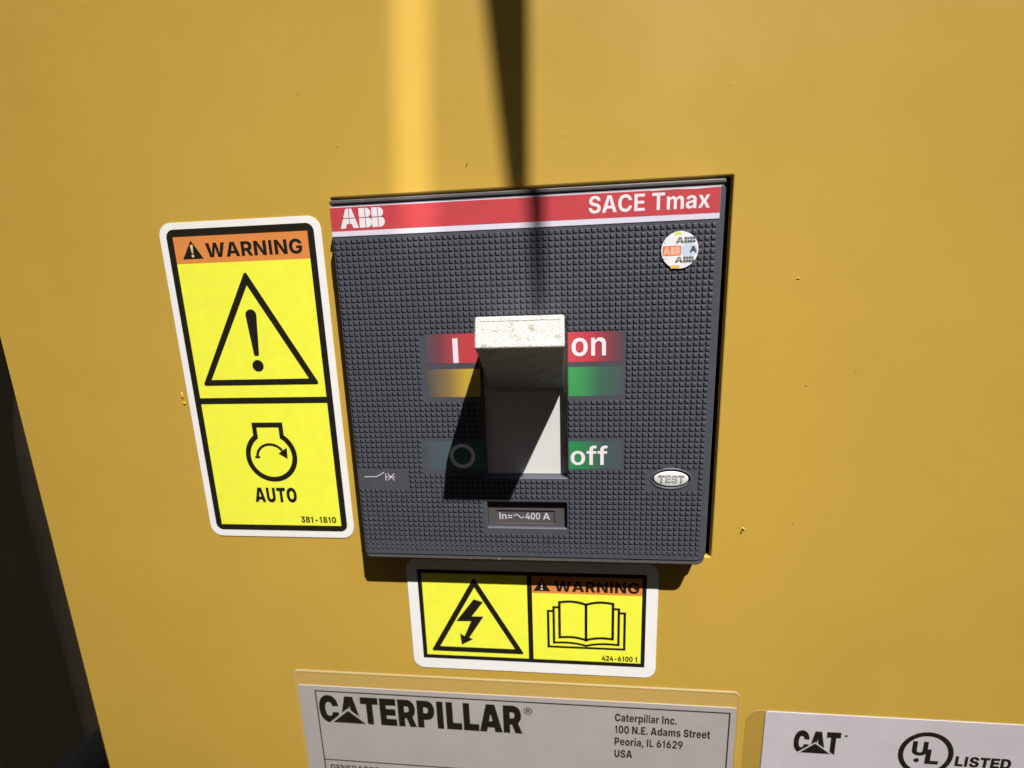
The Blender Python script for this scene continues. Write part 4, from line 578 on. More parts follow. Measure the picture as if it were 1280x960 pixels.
  'W': '1037;193 0 416 0 499 336 503 357 509 379 514 404 518 430 529 379 539 336 621 0 844 0 1037 728 816 728 758 445 752 419 722 256 716 285 710 312 705 339 699 365 694 392 617 728 420 728 349 419 344 392 332 339 327 312 321 285 315 254 310 285 290 392 284 419 279 445 221 728 0 728',
 },
}

GLYPHS = {k: {c: (float(s.split(';')[0]), [[(float(a), float(b)) for a, b in zip(q.split()[::2], q.split()[1::2])]
                                           for q in s.split(';')[1].split('|') if q])
              for c, s in v.items()} for k, v in FONT.items()}


def text_shapes(s, x0, x1, y, h, w='700', cap=727.0, track=0, shear=0):
    """glyph outlines of s set between x0 and x1 on baseline y, capitals h tall"""
    pen, raw = 0, []
    for ch in s:
        if ch == ' ':
            pen += 250 + track
            continue
        adv, cs = GLYPHS[w if ch in GLYPHS[w] else '700'][ch]
        raw.append([[(px + pen, py) for px, py in c] for c in cs])
        pen += adv + track
    lo = min(p[0] for g in raw for c in g for p in c)
    hi = max(p[0] for g in raw for c in g for p in c)
    kx, ky = (x1 - x0) / (hi - lo), h / cap
    return [[[(x0 + (px - lo) * kx + shear * py * ky, y + py * ky) for px, py in c] for c in g] for g in raw]


def inside(p, c):
    r = False
    for i in range(len(c)):
        (xa, ya), (xb, yb) = c[i - 1], c[i]
        if (ya > p[1]) != (yb > p[1]) and p[0] < (xb - xa) * (p[1] - ya) / (yb - ya) + xa:
            r = not r
    return r


def split_glyph(g):
    """overlapping strokes of a glyph, each with the counters that lie in it"""
    big = max(g, key=lambda c: abs(area(c)))
    sg = area(big) > 0
    outs = [[c] for c in g if (area(c) > 0) == sg]
    for h in g:
        if (area(h) > 0) != sg:
            for o in sorted(outs, key=lambda q: abs(area(q[0]))):
                if inside(h[0], o[0]):
                    o.append(h)
                    break
    return outs


def text(name, s, x0, x1, y, h, z, material, parent, w='700', cap=727.0, track=0, shear=0, fat=0):
    a = Acc()
    for g in text_shapes(s, x0, x1, y, h, w, cap, track, shear):
        for k, part in enumerate(split_glyph(g)):
            if fat:
                part = [offset(part[0], fat)] + [offset(q, -fat) for q in part[1:]]
            a.flat(part, z + .004 * k)
    return a.build(name, material, parent)


def warning_mark(parent, apex, left, right_, z, inner):
    """solid triangle with the exclamation mark left open in the header's colour"""
    t = print_shape('alert_triangle', [[apex, left, right_]], z, M['black'], parent)
    cx, h = apex[0], apex[1] - left[1]
    y0 = left[1]
    tt = print_shape('exclamation_mark', [[(cx - .085 * h, y0 + .70 * h), (cx - .06 * h, y0 + .76 * h), (cx + .06 * h, y0 + .76 * h),
                                           (cx + .085 * h, y0 + .70 * h), (cx + .035 * h, y0 + .3 * h),
                                           (cx - .035 * h, y0 + .3 * h)]], z + .02, inner, t)
    a = Acc().flat([ell(cx, y0 + .16 * h, .08 * h, n=16)], z + .02)
    a.build('exclamation_dot', inner, t)
    return t


# ---------------------------------------------------------------- the setting
PX0, PX1, PY0, PY1 = -158.4, 420.0, -380.0, 260.0
HX0, HX1, HY0, HY1 = -3.9, 141.8, -127.4, 18.1
outer = rrect(PX0, PX1, PY0, PY1)
hole = rrect(HX0, HX1, HY0, HY1, .5, 3)
a = Acc()
hole_in = offset(hole, .5)      # the sheet's front edge rolls over into the cut-out
hole_mid = offset(hole, .13)
a.flat([outer, hole_in], PANEL)
a.wall(hole_in, PANEL, hole_mid, PANEL - .13)
a.wall(hole_mid, PANEL - .13, hole, PANEL - .5)
a.wall(hole, PANEL - .5, hole, PANEL - 2.5)
a.wall(outer, PANEL, outer, PANEL - 2.5)
panel = a.build('sheet_metal_panel', M['paint'])
tag(panel, 'yellow painted sheet steel panel with square cut-out around the breaker', 'panel')


def nub(name, x, y, rx, ry, h, material, ang=0, seed=0):
    rnd = random.Random(seed)
    a = Acc()
    n = 14
    rings = []
    for k, (q, zz) in enumerate(((1, -.02), (.8, .45), (.5, .85), (.2, 1))):
        ring = []
        for i in range(n):
            t = 2 * pi * i / n
            j = 1 + .25 * (rnd.random() - .5)
            px, py = rx * q * j * cos(t), ry * q * j * sin(t)
            ring.append((x + px * cos(ang) - py * sin(ang), y + px * sin(ang) + py * cos(ang)))
        rings.append((ring, PANEL + zz * h))
    for (r0, z0), (r1, z1) in zip(rings, rings[1:]):
        a.wall(r0, z0, r1, z1)
    a.flat([rings[-1][0]], rings[-1][1])
    return a.build(name, material, panel, True)


nub('paint_drip', 153.6, -114.6, .75, .45, .45, M['paint'], -.9, 1)
nub('paint_drip', 152.8, -116.3, .28, .75, .2, M['steel_edge'], -.15, 2)
nub('paint_drip', -78.6, -57.2, .5, 1.6, .5, M['paint'], .1, 3)
nub('paint_drip', -78.2, -60.5, .6, .8, .4, M['paint'], .5, 4)
nub('scratch', 48.6, 26.6, .16, 1.0, .12, M['steel_edge'], -.5, 5)
nub('paint_drip', 166.0, -17.5, .7, .25, .25, M['paint'], .1, 6)
nub('paint_drip', 172.0, -56.5, .22, .22, .18, M['steel_edge'], 0, 7)
nub('paint_drip', 1.0, 36.0, .25, .25, .25, M['paint'], 0, 8)
nub('paint_drip', 172.0, -112.0, .25, .22, .15, M['steel_edge'], 0, 9)
nub('paint_drip', 116.0, -194.0, .3, .25, .2, M['paint'], 0, 10)

# the dark inside of the enclosure, seen past the panel's left edge and through the cut-out
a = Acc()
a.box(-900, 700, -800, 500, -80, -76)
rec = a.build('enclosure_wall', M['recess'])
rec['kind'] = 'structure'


def tube(name, pts, r, material, parent=None, n=20):
    a = Acc()
    rings = []
    for i, p in enumerate(pts):
        p = Vector(p)
        d = (Vector(pts[min(i + 1, len(pts) - 1)]) - Vector(pts[max(i - 1, 0)])).normalized()
        u = d.orthogonal().normalized() if abs(d.z) > .9 else d.cross(Vector((0, 0, 1))).normalized()
        v = d.cross(u)
        rr = r if isinstance(r, (int, float)) else r[i]
        rings.append([p + (u * cos(2 * pi * k / n) + v * sin(2 * pi * k / n)) * rr for k in range(n)])
    for ring in rings:
        a.v += [tuple(q) for q in ring]
    for i in range(len(rings) - 1):
        for k in range(n):
            j = (k + 1) % n
            a.f.append((i * n + k, i * n + j, (i + 1) * n + j, (i + 1) * n + k))
    a.f.append(tuple(range(n)))
    a.f.append(tuple(range((len(rings) - 1) * n, len(rings) * n)))
    return a.build(name, material, parent, True)


post = tube('frame_post', [(-224, -420 + k * 29, -62) for k in range(10)] +
            [(-224, -150 + 95 * sin(k * pi / 20), -62) for k in range(1, 11)],
            [13] * 10 + [max(.6, 13 * cos(k * pi / 20)) for k in range(1, 11)], M['post'])
tag(post, 'dark brown round post standing behind the left edge of the yellow panel', 'post')
cable = tube('cable', [(-345 + 14 * k, -412 + 12.1 * k + 3 * sin(k * .5), -45) for k in range(15)], 15, M['cable'])
tag(cable, 'black rubber cable running behind the lower left edge of the yellow panel', 'cable')

# unseen wall added to keep the open sky off, the sun clears its top
a = Acc()
a.box(-9000, 9000, -3000, 2900, 1500, 1700)
fw = a.build('sky_blocker_wall', M['wall'])
fw['kind'] = 'structure'
a = Acc()
a.box(-9000, 9000, -1200, -1000, -300, 1500)
gr = a.build('ground', M['ground'])  # unseen ground, added to keep the shadows dark
gr['kind'] = 'structure'

# ---------------------------------------------------------------- unseen shapes added to stripe the panel with light and shade
ZC = 330.0
dz = ZC - PANEL
sx, sy = .715 * dz, 2.148 * dz


def lift(pts):
    return [(x + sx, y + sy) for x, y in pts]


sheet = lift([(-300, -420), (420, -420), (420, 330), (-300, 330)])
slit = lift([(19.6, -18), (32.6, -18), (34.8, 20), (38.8, 80), (47, 200), (35, 200), (26.0, 80), (22.0, 20)])
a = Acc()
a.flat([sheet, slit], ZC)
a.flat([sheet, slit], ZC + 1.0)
gobo = a.build('gobo_sheet', M['gobo'])
tag(gobo, 'unseen translucent sheet with a long slit, added to light a stripe on the panel', 'gobo')
ZS = 235.0
sx, sy = .715 * (ZS - PANEL), 2.148 * (ZS - PANEL)
a = Acc()
wedge = lift([(49, 200), (75.5, 200), (72.6, 77), (71.3, 20), (69.6, -42), (68.6, -42), (65.2, 20), (59.8, 77)])  # added shape out of view, cut to cast the dark wedge
a.flat([wedge], ZS)
a.wall(wedge, ZS, wedge, ZS + 3)
a.flat([wedge], ZS + 3)
blocker = a.build('wedge_blocker', M['blocker'])
tag(blocker, 'dark tapered strap out of view, added to shade a wedge on the panel', 'blocker')

# ---------------------------------------------------------------- circuit breaker
br = thing('circuit_breaker', 'square charcoal circuit breaker with red top band and pale toggle set in the panel', 'circuit breaker',
           68, -126, PANEL)

# body: the housing behind the front plate, with a ridge above and a lip below
a = Acc()
bo = rrect(-1.0, 137.0, -126.0, 15.5, (2.6, 2.8, 1.6, 1.2), 5)
a.flat([offset(bo, -.8)], -7.5)
a.wall(offset(bo, -.8), -7.5, offset(bo, -.8), -2.9)
a.wall(offset(bo, -.8), -2.9, bo, -3.6)
a.wall(bo, -3.6, bo, -70)
a.flat([bo], -70)
body = a.build('housing', M['body'], br)
ridge = slab('top_ridge', rrect(-1.0, 136.9, 14.15, 15.6, (0, 0, .7, .6), 4), -4, -1.2, .35, M['body'], br)
lip = slab('bottom_lip', rrect(-.2, 136.3, -125.9, -118.5, (1.2, 3.4, 0, 0), 6), -4, -.3, .5, M['body'], br)

# face plate with its windows and the grid of studs
PLX0, PLX1, PLY0, PLY1 = -.5, 136.5, -123.9, 13.4
SLOT = (51.9, 83.75, -89.9, -29.0)
RATE = (51.8, 83.3, -111.1, -100.0)
TEST = (122.4, -89.9, 6.9, 3.55)
po = rrect(PLX0, PLX1, PLY0, PLY1, (1.2, 3.4, 1.6, .8), 6)
slot_c = rrect(*SLOT, .4, 3)
rate_c = rrect(*RATE, .3, 3)
test_c = ell(*TEST, n=44)
a = Acc()
pin, pmid = offset(po, -.36), offset(po, -.1)
opens = []
for c in (slot_c, rate_c, test_c):
    o2 = offset(c, .22)
    opens.append(o2)
FLATS = [(83.0, 104.6, -58.3, -33.3), (83.0, 104.6, -86.5, -74.8), (29.9, 52.5, -58.0, -33.2), (28.9, 52.5, -87.0, -74.8),
         (.2, 19.8, -93.4, -86.2), (114.0, 131.0, -93.0, -86.0),
         (SLOT[0] - .1, SLOT[1] + .1, SLOT[2] - .1, SLOT[3] + .1), (RATE[0] - .1, RATE[1] + .1, RATE[2] - .1, RATE[3] + .1)]
P_ = 2.1
cells = set()
for r in range(0, 59):
    for c in range(0, 64):
        x0, y0 = P_ * c, -P_ * r
        x1, y1 = x0 + P_, y0 + P_
        if any(x1 > f[0] + .5 and x0 < f[1] - .5 and y1 > f[2] + .5 and y0 < f[3] - .5 for f in FLATS[:6]):
            continue
        if any(x1 > f[0] - .13 and x0 < f[1] + .13 and y1 > f[2] - .13 and y0 < f[3] + .13 for f in FLATS[6:]):
            continue
        if ((x0 + P_ / 2 - TEST[0]) / 8.6) ** 2 + ((y0 + P_ / 2 - TEST[1]) / 5.0) ** 2 < 1:
            continue
        cells.add((c, r))


def region_loops(cells):
    """closed outlines round the union of grid cells"""
    E = {}
    for c, r in cells:
        for dc, dr, p, q in ((0, 1, (c, r), (c + 1, r)), (1, 0, (c + 1, r), (c + 1, r - 1)),
                             (0, -1, (c + 1, r - 1), (c, r - 1)), (-1, 0, (c, r - 1), (c, r))):
            if (c + dc, r + dr) not in cells:
                E.setdefault(p, []).append(q)
    loops = []
    while E:
        p = next(iter(E))
        path, d = [p], None
        while True:
            opts = E[p]
            if d is not None and len(opts) > 1:      # at a corner touch keep to the same cell
                opts.sort(key=lambda q: d[0] * (q[1] - p[1]) - d[1] * (q[0] - p[0]))
            q = opts.pop(0)
            if not opts:
                del E[p]
            d = (q[0] - p[0], q[1] - p[1])
            p = q
            if p == path[0]:
                break
            path.append(p)
        loops.append([(P_ * c, -P_ * r) for c, r in path])
    return loops


a.flat([pin] + opens + region_loops(cells), 0)
a.wall(pin, 0, pmid, -.12)
a.wall(pmid, -.12, po, -.42)
a.wall(po, -.42, po, -2.8)
for c, o2, dep in zip((slot_c, rate_c, test_c), opens, (-6, -4, -3)):
    a.wall(o2, 0, c, -.22)
    a.wall(c, -.22, c, dep)


def quad(*p):
    k = len(a.v)
    a.v += p
    a.f.append((k, k + 1, k + 2, k + 3))


for c, r in cells:
    x, y = P_ * c, -P_ * r
    wl, wb = .46 + random.uniform(-.03, .03), .46 + random.uniform(-.03, .03)
    xr, yt_ = 1.56, 1.50
    dp = -.8
    up_ = .05 + random.uniform(-.015, .015)
    un = .4                     # the groove runs a little under its lower and left rims
    # flat strips between the pads
    quad((x + xr, y, 0), (x + P_, y, 0), (x + P_, y + yt_, 0), (x + xr, y + yt_, 0))
    quad((x, y + yt_, 0), (x + P_, y + yt_, 0), (x + P_, y + P_, 0), (x, y + P_, 0))
    # pad, a little proud, with sides
    quad((x + wl, y + wb, up_), (x + xr - .10, y + wb, up_), (x + xr - .10, y + yt_ - .10, up_), (x + wl, y + yt_ - .10, up_))
    quad((x + xr, y + wb, 0), (x + xr, y + yt_, 0), (x + xr - .10, y + yt_ - .10, up_), (x + xr - .10, y + wb, up_))
    quad((x + xr, y + yt_, 0), (x + wl, y + yt_, 0), (x + wl, y + yt_ - .10, up_), (x + xr - .10, y + yt_ - .10, up_))
    # the L-shaped groove at its left and foot
    quad((x + wl, y + wb, up_), (x + wl, y + yt_, up_ * .5), (x + wl, y + yt_, dp), (x + wl, y + wb, dp))
    quad((x + wl, y + wb, up_), (x + xr, y + wb, up_ * .5), (x + xr, y + wb, dp), (x + wl, y + wb, dp))
    quad((x, y, 0), (x, y + yt_, 0), (x - un, y + yt_, dp), (x - un, y - un, dp))
    quad((x, y, 0), (x + xr, y, 0), (x + xr, y - un, dp), (x - un, y - un, dp))
    quad((x, y + yt_, 0), (x + wl, y + yt_, 0), (x + wl, y + yt_, dp), (x - un, y + yt_, dp))
    quad((x + xr, y, 0), (x + xr, y + wb, 0), (x + xr, y + wb, dp), (x + xr, y - un, dp))
    quad((x - un, y - un, dp), (x + wl, y - un, dp), (x + wl, y + yt_, dp), (x - un, y + yt_, dp))
    quad((x + wl, y - un, dp), (x + xr, y - un, dp), (x + xr, y + wb, dp), (x + wl, y + wb, dp))
plate = a.build('face_plate', M['plate'], br)

# red band with maker's mark
strip = slab('brand_band', rrect(-.35, 134.7, 2.75, 12.95, (0, 0, .2, .4), 2), .0, .14, .05, M['stripe'], br)
print_shape('red_field', [rrect(-.3, 134.65, 4.65, 12.7, (0, 0, .2, .3), 2)], .17, M['red'], strip)
text('product_name', 'SACE Tmax', 91.6, 131.4, 6.4, 5.45, .20, M['letter'], strip)
# the three filled letters of the mark, each cut in four
A_ = [(3.2, 5.5), (5.55, 12.15), (7.75, 12.15), (10.0, 5.5), (7.95, 5.5), (7.5, 6.95), (5.55, 6.95), (5.15, 5.5)]


def letter_b(x):
    return ([(x, 5.5), (x, 12.15), (x + 2.6, 12.15)] + ell(x + 2.6, 10.55, 1.75, 1.6, 10, pi / 2, -.35 * pi)[1:] +
            ell(x + 2.75, 7.35, 1.95, 1.85, 10, .30 * pi, -pi / 2))


mk = Acc()
for c in (A_, letter_b(10.35), letter_b(15.05)):
    mk.flat([c], .20)
mark = mk.build('maker_mark', M['letter'], strip)
ml = Acc()
for x, y in ((6.65, 6.95), (12.65, 5.5), (17.35, 5.5)):
    ml.flat([rrect(x - .11, x + .11, y, 12.16)], .23)
for x0, x1 in ((4.1, 9.0), (10.3, 14.9), (15.0, 19.7)):
    ml.flat([rrect(x0, x1, 8.85, 9.05)], .235)
ml.build('mark_cut_lines', M['redline'], mark)
print_shape('worn_edge', [[(112, 12.55), (120, 12.72), (127, 12.5), (134, 12.75), (134.5, 12.96), (112, 12.96)]], .19, M['letter'], strip)

# coloured patches beside the toggle
Z1 = .035


def patch(name, x0, x1, y0, y1, mt):
    return print_shape(name, [rrect(x0, x1, y0, y1)], Z1, M[mt], br)


p1 = patch('red_patch', 31.4, 51.4, -44.3, -33.3, 'p_red_l')
p2 = patch('yellow_patch', 31.2, 51.4, -57.3, -46.5, 'p_yel_l')
p3 = patch('red_patch', 84.3, 104.1, -44.7, -33.8, 'p_red_r')
p4 = patch('green_patch', 84.3, 104.2, -57.5, -46.5, 'p_gr_r')
p5 = patch('green_patch', 84.3, 104.1, -86.1, -75.0, 'p_off_r')
p6 = patch('green_patch', 29.2, 51.4, -86.5, -75.0, 'p_off_l')
p3['label'] = 'red patch reading on'
p5['label'] = 'dark green patch reading off'
p4['label'] = 'plain green patch'
print_shape('on_bar', [rrect(41.6, 43.6, -44.2, -35.0)], Z1 + .03, M['letter'], p1)
text('on_word', 'on', 85.5, 97.8, -42.45, 6.6, Z1 + .03, M['letter'], p3, '600', 560)
text('off_word', 'off', 84.9, 98.8, -84.35, 7.4, Z1 + .03, M['letter'], p5, '600', 735)
print_shape('off_ring', [ell(43.0, -80.9, 5.0), ell(43.0, -80.9, 3.55)], Z1 + .03, M['letter'], p6)

# sliding shutter in the slot, then the toggle
a = Acc()
a.flat([rrect(SLOT[0] - 1, SLOT[1] + 1, SLOT[2] - 1, -56.2)], -4.0)
a.wall([(SLOT[0] - 1, -56.2), (SLOT[1] + 1, -56.2)], -4.0, [(SLOT[0] - 1, -56.0), (SLOT[1] + 1, -56.0)], -4.5)
sh = slab('shutter', rrect(SLOT[0] + .02, SLOT[1] - .02, SLOT[2] + .02, -56.1), -5.5, -4.0, .25, M['shutter'], br)
a = Acc()
a.box(SLOT[0] + .01, SLOT[1] - .01, -56.3, SLOT[3] - .01, -7, -4.7)
a.build('slot_floor', M['shutter'], br)

prof = [(-35.7, 30.0), (-26.5, 26.6), (-27.0, 14), (-29.0, 4.0), (-30.0, -4.6), (-55.2, -4.6), (-54.6, -2.2), (-53.2, .8),
        (-51.2, 4.0), (-48.6, 8.0), (-45.9, 12.2), (-43.2, 16.6), (-40.6, 21.0), (-38.3, 25.2)]
bm = bmesh.new()
HXL, HXR = 55.2, 82.3
base = parent_base(br)
f0 = bm.faces.new([bm.verts.new(W(HXL, y, z) - base) for y, z in prof])
ext = bmesh.ops.extrude_face_region(bm, geom=[f0])
bmesh.ops.translate(bm, verts=[e for e in ext['geom'] if isinstance(e, bmesh.types.BMVert)], vec=Vector(((HXR - HXL) * .001, 0, 0)))
bmesh.ops.recalc_face_normals(bm, faces=bm.faces)
sharp = [e for e in bm.edges if len(e.link_faces) == 2 and e.calc_face_angle() > radians(40)]
bmesh.ops.bevel(bm, geom=sharp, offset=.0007, segments=3, profile=.6, affect='EDGES')
bm.faces.ensure_lookup_table()
capn = Vector((0, -.7, .7))
cap = max((f for f in bm.faces if f.normal.dot(Vector((0, -9.2, 3.4)).normalized()) > .96), key=lambda f: f.calc_area())
ins = bmesh.ops.inset_region(bm, faces=[cap], thickness=.0009, depth=0)
ins2 = bmesh.ops.inset_region(bm, faces=[cap], thickness=.00016, depth=-.00016)
me = bpy.data.meshes.new('toggle')
bm.to_mesh(me)
bm.free()
me.materials.append(M['handle'])
tg = bpy.data.objects.new('toggle', me)
COL.objects.link(tg)
tg.parent = br
for p in me.polygons:
    p.use_smooth = True
me.set_sharp_from_angle(angle=radians(28))

# rating plug in its window
rp = (RATE[0] + .12, RATE[1] - .12, RATE[2] + .12, RATE[3] - .12)
sub = rrect(55.3, 78.6, -110.0, -104.3, .15, 2)
plug = slab('rating_plug', rrect(*rp), -3.8, -1.6, .1, M['plug'], br, holes=[sub])
print_shape('plug_recess', [offset(sub, .02)], -1.95, M['plug'], plug)
text('rating_text', 'In=', 56.3, 61.5, -108.35, 2.85, -1.92, M['symbol'], plug)
wave = [(62.2 + 4.1 * i / 20, -107.0 + .75 * sin(2 * pi * i / 20)) for i in range(21)]
print_shape('alternating_current_sign', band(wave, .42), -1.92, M['symbol'], plug)
text('rating_text', '400', 66.9, 72.7, -108.35, 2.85, -1.92, M['symbol'], plug)
text('rating_text', 'A', 73.8, 76.6, -108.35, 2.85, -1.92, M['symbol'], plug)

# switch symbol
sw = Acc()
sw.flat(band([(2.4, -89.75), (7.5, -89.65), (10.8, -87.75)], .26), .03)
sw.flat(band([(11.3, -88.3), (11.3, -91.3)], .26), .031)
sw.flat(band([(11.3, -89.75), (15.1, -89.75)], .22), .032)
sw.flat(band([(12.1, -88.3), (14.9, -91.2)], .24), .033)
sw.flat(band([(14.9, -88.3), (12.1, -91.2)], .24), .034)
sw.build('switch_symbol', M['letter'], br)

# test button
a = Acc()
tcx, tcy = 122.4, -89.9
prev = None
for q, z in ((1.0, -1.2), (1.0, -.15), (.97, .05), (.9, .16), (.7, .26), (.45, .31), (.2, .33)):
    ring = ell(tcx, tcy, 6.35 * q, 3.05 * q, 44)
    if prev:
        a.wall(prev[0], prev[1], ring, z)
    prev = (ring, z)
a.flat([prev[0]], prev[1])
btn = a.build('test_button', M['button'], br, True)
a = Acc()
for g in text_shapes('TEST', 117.7, 127.1, -91.3, 2.8, '600'):
    for c in g:
        a.flat([offset(c, .07), offset(c, -.11)], .36)
a.build('raised_word', M['groove'], btn)
ring_o, ring_i = ell(tcx, tcy, 7.75, 4.35, 44), ell(tcx, tcy, 7.1, 3.75, 44)
a = Acc()
a.wall(ring_o, 0.0, ell(tcx, tcy, 7.5, 4.1, 44), .22)
a.wall(ell(tcx, tcy, 7.5, 4.1, 44), .22, ring_i, .2)
a.wall(ring_i, .2, ell(tcx, tcy, 7.1, 3.75, 44), -.01)
a.build('button_collar', M['plate'], br, True)
a = Acc()
a.flat([ell(tcx, tcy, 7.0, 3.6, 44)], -1.6)
a.build('button_well', M['void'], br)

# hologram seal
hx, hy = 122.2, -6.9
seal = slab('hologram_seal', ell(hx, hy, 6.15, n=64), .28, .40, .06, M['holo'], br)
hz = .42


def seal_mark(x0, x1, y, h, mt, name='seal_print', z=hz, cut=True):
    a = Acc()
    s = (x1 - x0) / 16.4
    k = h / 6.65
    for c in (A_, letter_b(10.35), letter_b(15.05)):
        a.flat([[((p[0] - 3.2) * s + x0, (p[1] - 5.5) * k + y) for p in c]], z)
    o = a.build(name, M[mt], seal)
    if cut:
        a = Acc()
        for p0, p1 in (((6.65, 5.5), (6.65, 12.3)), ((12.65, 5.5), (12.65, 12.3)), ((17.35, 5.5), (17.35, 12.3)), ((3, 8.95), (20, 8.95))):
            q0 = ((p0[0] - 3.2) * s + x0, (p0[1] - 5.5) * k + y)
            q1 = ((p1[0] - 3.2) * s + x0, (p1[1] - 5.5) * k + y)
            a.flat(band([q0, q1], .15), z + .02)
        a.build('seal_cut_lines', M['holo'], o)
    return o


print_shape('blue_area', [ell(125.2, -7.0, 2.9, 2.2)], hz - .01, M['holo_blue'], seal)  # coloured areas of the foil, drawn as flat shapes
print_shape('red_frame', [rrect(116.5, 122.6, -8.7, -5.4, .4, 3)], hz, M['holo_red'], seal)
seal_mark(116.7, 122.3, -8.4, 2.7, 'holo_peach', z=hz + .02, cut=False)
seal_mark(120.8, 127.2, -4.7, 2.0, 'holo_grey')
seal_mark(120.7, 127.0, -11.1, 2.0, 'holo_grey')
a = Acc()
a.flat([[((p[0] - 3.2) * .36 + 125.4, (p[1] - 5.5) * .32 + -7.9) for p in A_]], hz)
a.flat([rrect(116.9, 117.3, -4.6, -4.3)], hz)
a.flat([rrect(116.6, 117.3, -9.9, -9.6)], hz)
a.build('seal_print', M['holo_grey'], seal)
print_shape('lime_area', [rrect(120.3, 122.6, -1.9, -1.1, .3, 3)], hz, M['holo_lime'], seal)
print_shape('amber_area', [rrect(119.3, 122.4, -12.9, -11.8, .3, 3)], hz, M['holo_amber'], seal)


# ---------------------------------------------------------------- tall warning label, left of the breaker
lab = thing('warning_label', 'tall yellow warning label with exclamation triangle above an engine symbol reading AUTO', 'warning label',
            -42.3, -122)
z0 = PANEL
slab('backing', rrect(-75.9, -8.9, -122.0, 12.25, 5.2), z0, z0 + .26, .06, M['white'], lab)
z = z0 + .29
print_shape('border', [rrect(-73.0, -11.7, -118.9, 9.75, 3.2)], z, M['black'], lab)
print_shape('yellow_field', [rrect(-70.3, -14.36, -58.35, -3.45)], z + .03, M['yellow'], lab)
print_shape('yellow_field', [rrect(-70.3, -14.36, -116.25, -61.05)], z + .03, M['yellow'], lab)
hd = print_shape('orange_header', [rrect(-70.3, -14.36, -3.45, 6.86)], z + .03, M['orange'], lab)
warning_mark(hd, (-62.9, 5.4), (-67.3, -1.7), (-58.5, -1.7), z + .06, M['pale_orange'])
text('header_word', 'WARNING', -57.1, -17.1, -1.35, 5.45, z + .06, M['black'], hd, '800')


def rounded_tri(p, r):
    out = []
    n = 6
    for i in range(3):
        a_, b_, c_ = Vector(p[i - 1]), Vector(p[i]), Vector(p[(i + 1) % 3])
        u, v = (a_ - b_).normalized(), (c_ - b_).normalized()
        half = math.acos(max(-1, min(1, u.dot(v)))) / 2
        t = r / math.tan(half)
        s, e = b_ + u * t, b_ + v * t
        cc = b_ + (u + v).normalized() * (r / sin(half))
        a0, a1 = atan2(s.y - cc.y, s.x - cc.x), atan2(e.y - cc.y, e.x - cc.x)
        da = (a1 - a0 + pi) % (2 * pi) - pi
        out += [(cc.x + r * cos(a0 + da * k / n), cc.y + r * sin(a0 + da * k / n)) for k in range(n + 1)]
    return out


tri = rounded_tri([(-67.9, -53.1), (-16.5, -53.1), (-42.1, -6.9)], .8)
tri_in = [(-63.7, -50.6), (-20.9, -50.6), (-42.1, -12.6)]
sym = print_shape('triangle_symbol', [tri, tri_in], z + .06, M['black'], lab)
tear = ell(-42.15, -24.4, 2.35, 2.35, 20, 0, pi) + [(-43.25, -40.4), (-42.9, -40.9), (-41.4, -40.9), (-41.05, -40.4)]
a = Acc().flat([tear], z + .06)
a.flat([ell(-42.2, -45.0, 2.45)], z + .06)
a.build('exclamation_mark', M['black'], sym)
ex, ey = -42.05, -84.2
al = math.asin(6.9 / 11.6)
out_c = [(ex - 6.9, -69.2)] + ell(ex, ey, 11.6, n=60, a0=pi / 2 + al, a1=2.5 * pi - al) + [(ex + 6.9, -69.2)]
al2 = math.asin(4.9 / 9.35)
in_c = [(ex - 4.9, -71.4)] + ell(ex, ey, 9.35, n=60, a0=pi / 2 + al2, a1=2.5 * pi - al2) + [(ex + 4.9, -71.4)]
eng = print_shape('engine_symbol', [out_c, in_c], z + .06, M['black'], lab)
a = Acc()
arc = ell(-42.2, -84.6, 6.2, 5.7, 24, pi, .17 * pi)
a.flat(band(arc, 1.15), z + .06)
a.flat([rrect(-49.5, -47.2, -85.1, -84.1)], z + .065)
hp = Vector(arc[-1])
a.flat([[(-34.9, -85.4), (-38.7, -83.0), (-35.0 + .4, -80.3)]], z + .065)
a.build('rotation_arrow', M['black'], eng)
text('auto_word', 'AUTO', -52.4, -33.0, -105.4, 6.8, z + .06, M['black'], lab, '900', track=40)
text('part_number', '381-1810', -32.5, -16.4, -114.9, 2.9, z + .06, M['black'], lab, '900', track=40)

# ---------------------------------------------------------------- wide warning label under the breaker
lab2 = thing('warning_label', 'wide yellow warning label below the breaker with lightning bolt triangle and open book', 'warning label',
             67.3, -186.4)
slab('backing', rrect(13.15, 121.25, -186.4, -131.3, 4.8), z0, z0 + .26, .06, M['white'], lab2)
print_shape('border', [rrect(17.85, 116.5, -181.15, -136.15, .3, 3)], z, M['black'], lab2)
print_shape('yellow_field', [rrect(19.75, 66.1, -179.25, -138.0)], z + .03, M['yellow'], lab2)
print_shape('yellow_field', [rrect(68.2, 114.75, -179.25, -146.15)], z + .03, M['yellow'], lab2)
hd = print_shape('orange_header', [rrect(68.2, 114.75, -146.15, -138.0)], z + .03, M['orange'], lab2)
warning_mark(hd, (72.5, -139.2), (68.9, -145.1), (76.2, -145.1), z + .06, M['pale_orange'])
text('header_word', 'WARNING', 77.9, 113.5, -145.1, 5.1, z + .06, M['black'], hd, '800')
tri = rounded_tri([(21.8, -177.2), (64.2, -177.2), (43.0, -139.5)], .7)
sym = print_shape('triangle_symbol', [tri, [(26.0, -174.7), (60.0, -174.7), (43.0, -144.4)]], z + .06, M['black'], lab2)
bolt = [(42.5, -150.2), (46.6, -151.5), (41.2, -158.8), (46.5, -158.7), (39.6, -169.7), (41.3, -170.4), (36.0, -173.5), (35.5, -167.7),
        (37.5, -169.0), (40.8, -161.3), (34.1, -161.5)]
print_shape('lightning_bolt', [bolt], z + .06, M['black'], sym)
